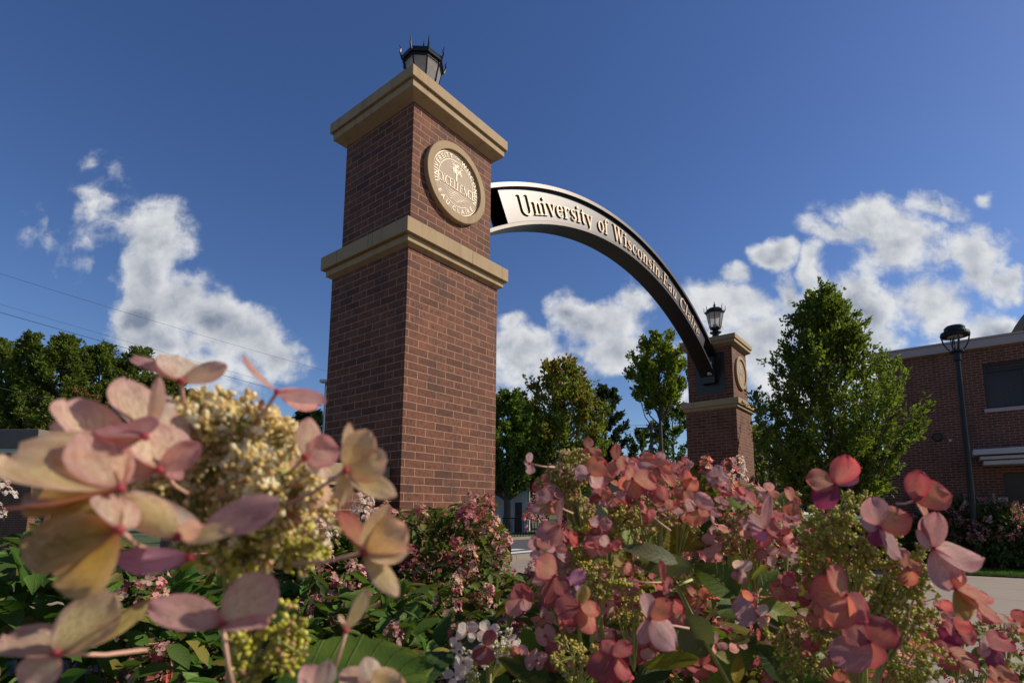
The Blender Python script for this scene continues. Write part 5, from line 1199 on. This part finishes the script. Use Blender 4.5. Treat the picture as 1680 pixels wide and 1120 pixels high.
rf(k1, (1532, 899), .345, [(1536, 840, 36, .003, 'greypink'), (1609, 916, 58, 0, 'pink'), (1500, 872, 24, 0, 'greypink'), (1562, 968, 42, -.003, 'greypink'), (1516, 850, 22, .004, 'dusky')], None, 'pink')
rf(k1, (1567, 964), .34, [(1575, 934, 22), (1626, 976, 46, 0, 'coral'), (1638, 1022, 34, 0, 'coral'), (1592, 1016, 34, .003, 'olive')], None, 'coral')
rf(k1, (1490, 930), .40, [(1478, 905, 24), (1510, 925, 26, 0, 'coral'), (1488, 960, 26, 0, 'coral')], None, 'coral')
rf(k1, (1285, 960), .42, [(1300, 945, 20), (1278, 985, 34, 0, 'coral'), (1306, 985, 18)], None, 'rose')
rf(k1, (1312, 892), .44, [(1340, 898, 22, 0, 'coral'), (1300, 886, 16, 0, 'coral')], None, 'coral')
k2 = head(Rs, [((1400, 1030), .44, 70, 52, .02, 420, (1410, 1150)), ((1480, 1000), .42, 60, 56, .018, 360, (1430, 1130)), ((1320, 1060), .46, 60, 50, .02, 320, (1400, 1160)), ((1490, 1080), .43, 60, 44, .018, 280, (1430, 1180))], None, OLB, 180)
rf(k2, (1389, 975), .34, [(1356, 930, 44, 0, 'coral'), (1328, 976, 54, 0, 'coral'), (1372, 1030, 44, .002, 'coral'), (1424, 1014, 46, .004, 'rose')], None, 'coral')
rf(k2, (1427, 1052), .34, [(1466, 1022, 50, 0, 'dusky'), (1366, 1082, 56, 0, 'mauve'), (1382, 1020, 44, .006, 'dusky'), (1428, 1096, 40, .006, 'dusky')], None, 'dusky')
rf(k2, (1345, 1010), .42, [(1334, 990, 26), (1356, 1030, 22, 0, 'coral'), (1326, 1024, 22, 0, 'coral')], None, 'coral')
k3 = head(Rs, [((1560, 1030), .62, 60, 34, .02, 160, (1570, 1120)), ((1650, 1030), .62, 40, 34, .02, 120, (1650, 1120)), ((1600, 1085), .6, 70, 34, .02, 150, (1600, 1160))], None, OLB + RSB, 190)
rf(k3, (1515, 1005), .56, [(1512, 978, 20, 0, 'greypink'), (1492, 1000, 26), (1534, 1014, 24, 0, 'coral'), (1508, 1018, 18)], None, 'rose')
rf(k3, (1545, 1000), .58, [(1534, 984, 20), (1558, 985, 18), (1570, 1000, 18)], None, 'rose')
rf(k3, (1570, 1035), .52, [(1548, 1050, 34, 0, 'plum'), (1602, 1040, 34), (1590, 1018, 26), (1548, 1026, 24)], None, 'rose')
rf(k3, (1560, 1070), .52, [(1532, 1060, 28), (1604, 1078, 42, 0, 'coral'), (1548, 1094, 34), (1572, 1090, 26, 0, 'plum')], None, 'rose')
rf(k3, (1624, 1062), .52, [(1608, 1052, 22, 0, 'greypink'), (1656, 1048, 36), (1644, 1096, 34, 0, 'plum'), (1606, 1072, 16, 0, 'pink')], None, 'rose')
rf(k3, (1508, 1048), .55, [(1494, 1060, 22, 0, 'plum'), (1520, 1066, 22), (1514, 1030, 18)], None, 'dusky')
rf(k3, (1664, 1018), .56, [(1650, 1012, 26), (1676, 1000, 22), (1680, 1030, 26, 0, 'coral')], None, 'dusky')
rf(k3, (1640, 1110), .5, [(1622, 1100, 24), (1664, 1104, 34, 0, 'coral'), (1640, 1130, 30)], None, 'coral')
rf2 = random.Random(77)
def filler(h, cx, cy, rx, ry, d, n, pls, size=(17, 27)):
    for i in range(n):
        while True:
            a, b = rf2.uniform(-1, 1), rf2.uniform(-1, 1)
            if a * a + b * b < 1: break
        x, y = cx + a * rx, cy + b * ry; dd = d + rf2.uniform(-.02, .03); k = rf2.choice((3, 4, 4)); t0 = rf2.uniform(0, 6.28); sz = rf2.uniform(*size); pl = rf2.choice(pls); sq = rf2.uniform(.55, 1)
        floret(h, (x, y), dd, [(x + math.cos(t0 + q * 6.283 / k) * sz * rf2.uniform(.85, 1.15), y + math.sin(t0 + q * 6.283 / k) * sz * sq, sz * rf2.uniform(.75, 1.1), rf2.uniform(-.004, .006), pl if rf2.random() < .7 else rf2.choice(pls)) for q in range(k)])
MIXP = ('rose', 'pink', 'dusky', 'greypink', 'coral', 'mauve')
filler(h1, 945, 800, 60, 50, .50, 8, MIXP); filler(h2, 1080, 800, 110, 46, .54, 22, MIXP, (14, 22)); filler(h3, 950, 930, 80, 90, .49, 18, MIXP)
filler(h4, 1100, 1010, 130, 90, .52, 22, MIXP); filler(h5, 1230, 870, 80, 70, .55, 20, MIXP, (14, 22)); filler(k1, 1370, 930, 110, 80, .46, 14, MIXP, (15, 24))
filler(k2, 1400, 1060, 130, 60, .46, 14, MIXP); filler(k3, 1600, 1050, 90, 50, .62, 16, MIXP, (13, 20)); filler(h4, 900, 1060, 60, 50, .5, 8, MIXP)
# broad leaves among them
BLV = [((1112, 922), (1026, 888), 34, .50, (.16, .17, .08), None), ((1136, 930), (1036, 920), 38, .50, (.17, .18, .08), None), ((1112, 910), (1098, 838), 60, .56, (.28, .22, .02), (.10, .04, .015)), ((1104, 892), (1170, 888), 30, .56, (.30, .24, .02), (.10, .04, .015)),
       ((1212, 976), (1142, 920), 62, .50, (.10, .16, .02), (.16, .20, .02)), ((1122, 1008), (1168, 1092), 66, .46, (.17, .19, .09), None), ((1146, 1080), (1052, 1084), 32, .46, (.28, .25, .02), None), ((1206, 1120), (1216, 1068), 22, .48, (.36, .26, .02), None),
       ((1246, 988), (1334, 1024), 44, .50, (.20, .24, .03), (.26, .24, .02)), ((1262, 1035), (1300, 1012), 30, .5, (.10, .14, .03), None), ((1150, 1130), (1240, 1040), 60, .55, (.06, .10, .02), None), ((1040, 1130), (1110, 1076), 40, .5, (.05, .09, .02), None), ((1180, 1010), (1236, 975), 44, .58, (.09, .14, .02), None),
       ((1300, 1110), (1246, 1060), 50, .56, (.05, .09, .02), None), ((900, 1110), (820, 1080), 40, .5, (.05, .09, .02), (.3, .22, .02)), ((1250, 860), (1290, 800), 30, .62, (.18, .20, .02), None), ((1130, 960), (1200, 930), 34, .6, (.12, .15, .03), None), ((1320, 1120), (1400, 1108), 40, .5, (.08, .14, .02), None), ((1270, 1080), (1330, 1130), 44, .5, (.06, .11, .02), (.2, .2, .02))]
for i, (b, e, w, d, c, tc_) in enumerate(BLV):
    broad_leaf(Rr if b[0] < 1245 else Rs, P(*b, d), P(*e, d + rnd.uniform(-.01, .03)), PX(w, d), -ray(*b) + Vector((rnd.uniform(-.5, .5), 0, rnd.uniform(.0, .9))), c, seed=20 + i, tipcol=tc_, nu=16, nv=8)
rl = random.Random(91)
LC = ((.26, .29, .04), (.18, .24, .04), (.34, .30, .04), (.12, .18, .03), (.22, .20, .06))
for (par, x0, x1, y0, y1, dd, n) in ((Rs, 1270, 1460, 960, 1110, .50, 16), (Rr, 880, 1240, 930, 1110, .52, 26), (Rr, 960, 1250, 820, 930, .58, 16), (Rs, 1500, 1680, 1040, 1120, .66, 8), (Rr, 700, 860, 1040, 1110, .62, 6)):
    for i in range(n):
        x, y = rl.uniform(x0, x1), rl.uniform(y0, y1); a = rl.uniform(0, 6.28); L = rl.uniform(34, 62); d0 = dd + rl.uniform(-.02, .04)
        broad_leaf(par, P(x, y, d0), P(x + math.cos(a) * L, y - abs(math.sin(a)) * L * .7 + 8, d0 + rl.uniform(-.02, .02)), PX(L * rl.uniform(.42, .58), d0), -ray(x, y) + sdir * rl.uniform(0, .8) + Vector((rl.uniform(-.5, .5), 0, rl.uniform(.1, .9))), rl.choice(LC), seed=300 + i, tipcol=rl.choice((None, (.30, .14, .03), (.40, .32, .05))), nu=10, nv=6)
# pale white bloom low in the middle
gx = GP(790, .6); Wm = thing('foreground_hydrangea', (gx.x, gx.y, 0), 'small white hydrangea bloom low in the middle of the picture', 'flower', GPs)
w1 = head(Wm, [((815, 1058), .62, 40, 30, .02, 260, (800, 1130)), ((770, 1090), .6, 30, 26, .015, 100, (790, 1160))], ([(805, 1080, .62), (800, 1220, .63)], [.0016, .002]), [(.78, .74, .60), (.74, .66, .42)], 200)
for c, pts in (((768, 1036), [(752, 1024), (782, 1022), (748, 1044), (776, 1052)]), ((800, 1034), [(790, 1018), (820, 1030), (812, 1050), (786, 1050)]), ((745, 1062), [(738, 1046), (758, 1062), (740, 1080)]), ((760, 1086), [(748, 1074), (776, 1082), (748, 1100), (764, 1106)]), ((840, 1052), [(852, 1060), (838, 1040), (846, 1074)]), ((744, 1110), [(728, 1100), (760, 1100), (740, 1126)])):
    rf(w1, c, .56, [(p[0], p[1], 17, rnd.uniform(-.003, .004)) for p in pts], None, 'white')
rf(w1, (798, 1060), .45, [(806, 1032, 22, 0, 'dusky'), (790, 1090, 34, 0, 'dusky'), (776, 1076, 20, 0, 'greypink')], (840, 1078, .01), 'mauve')
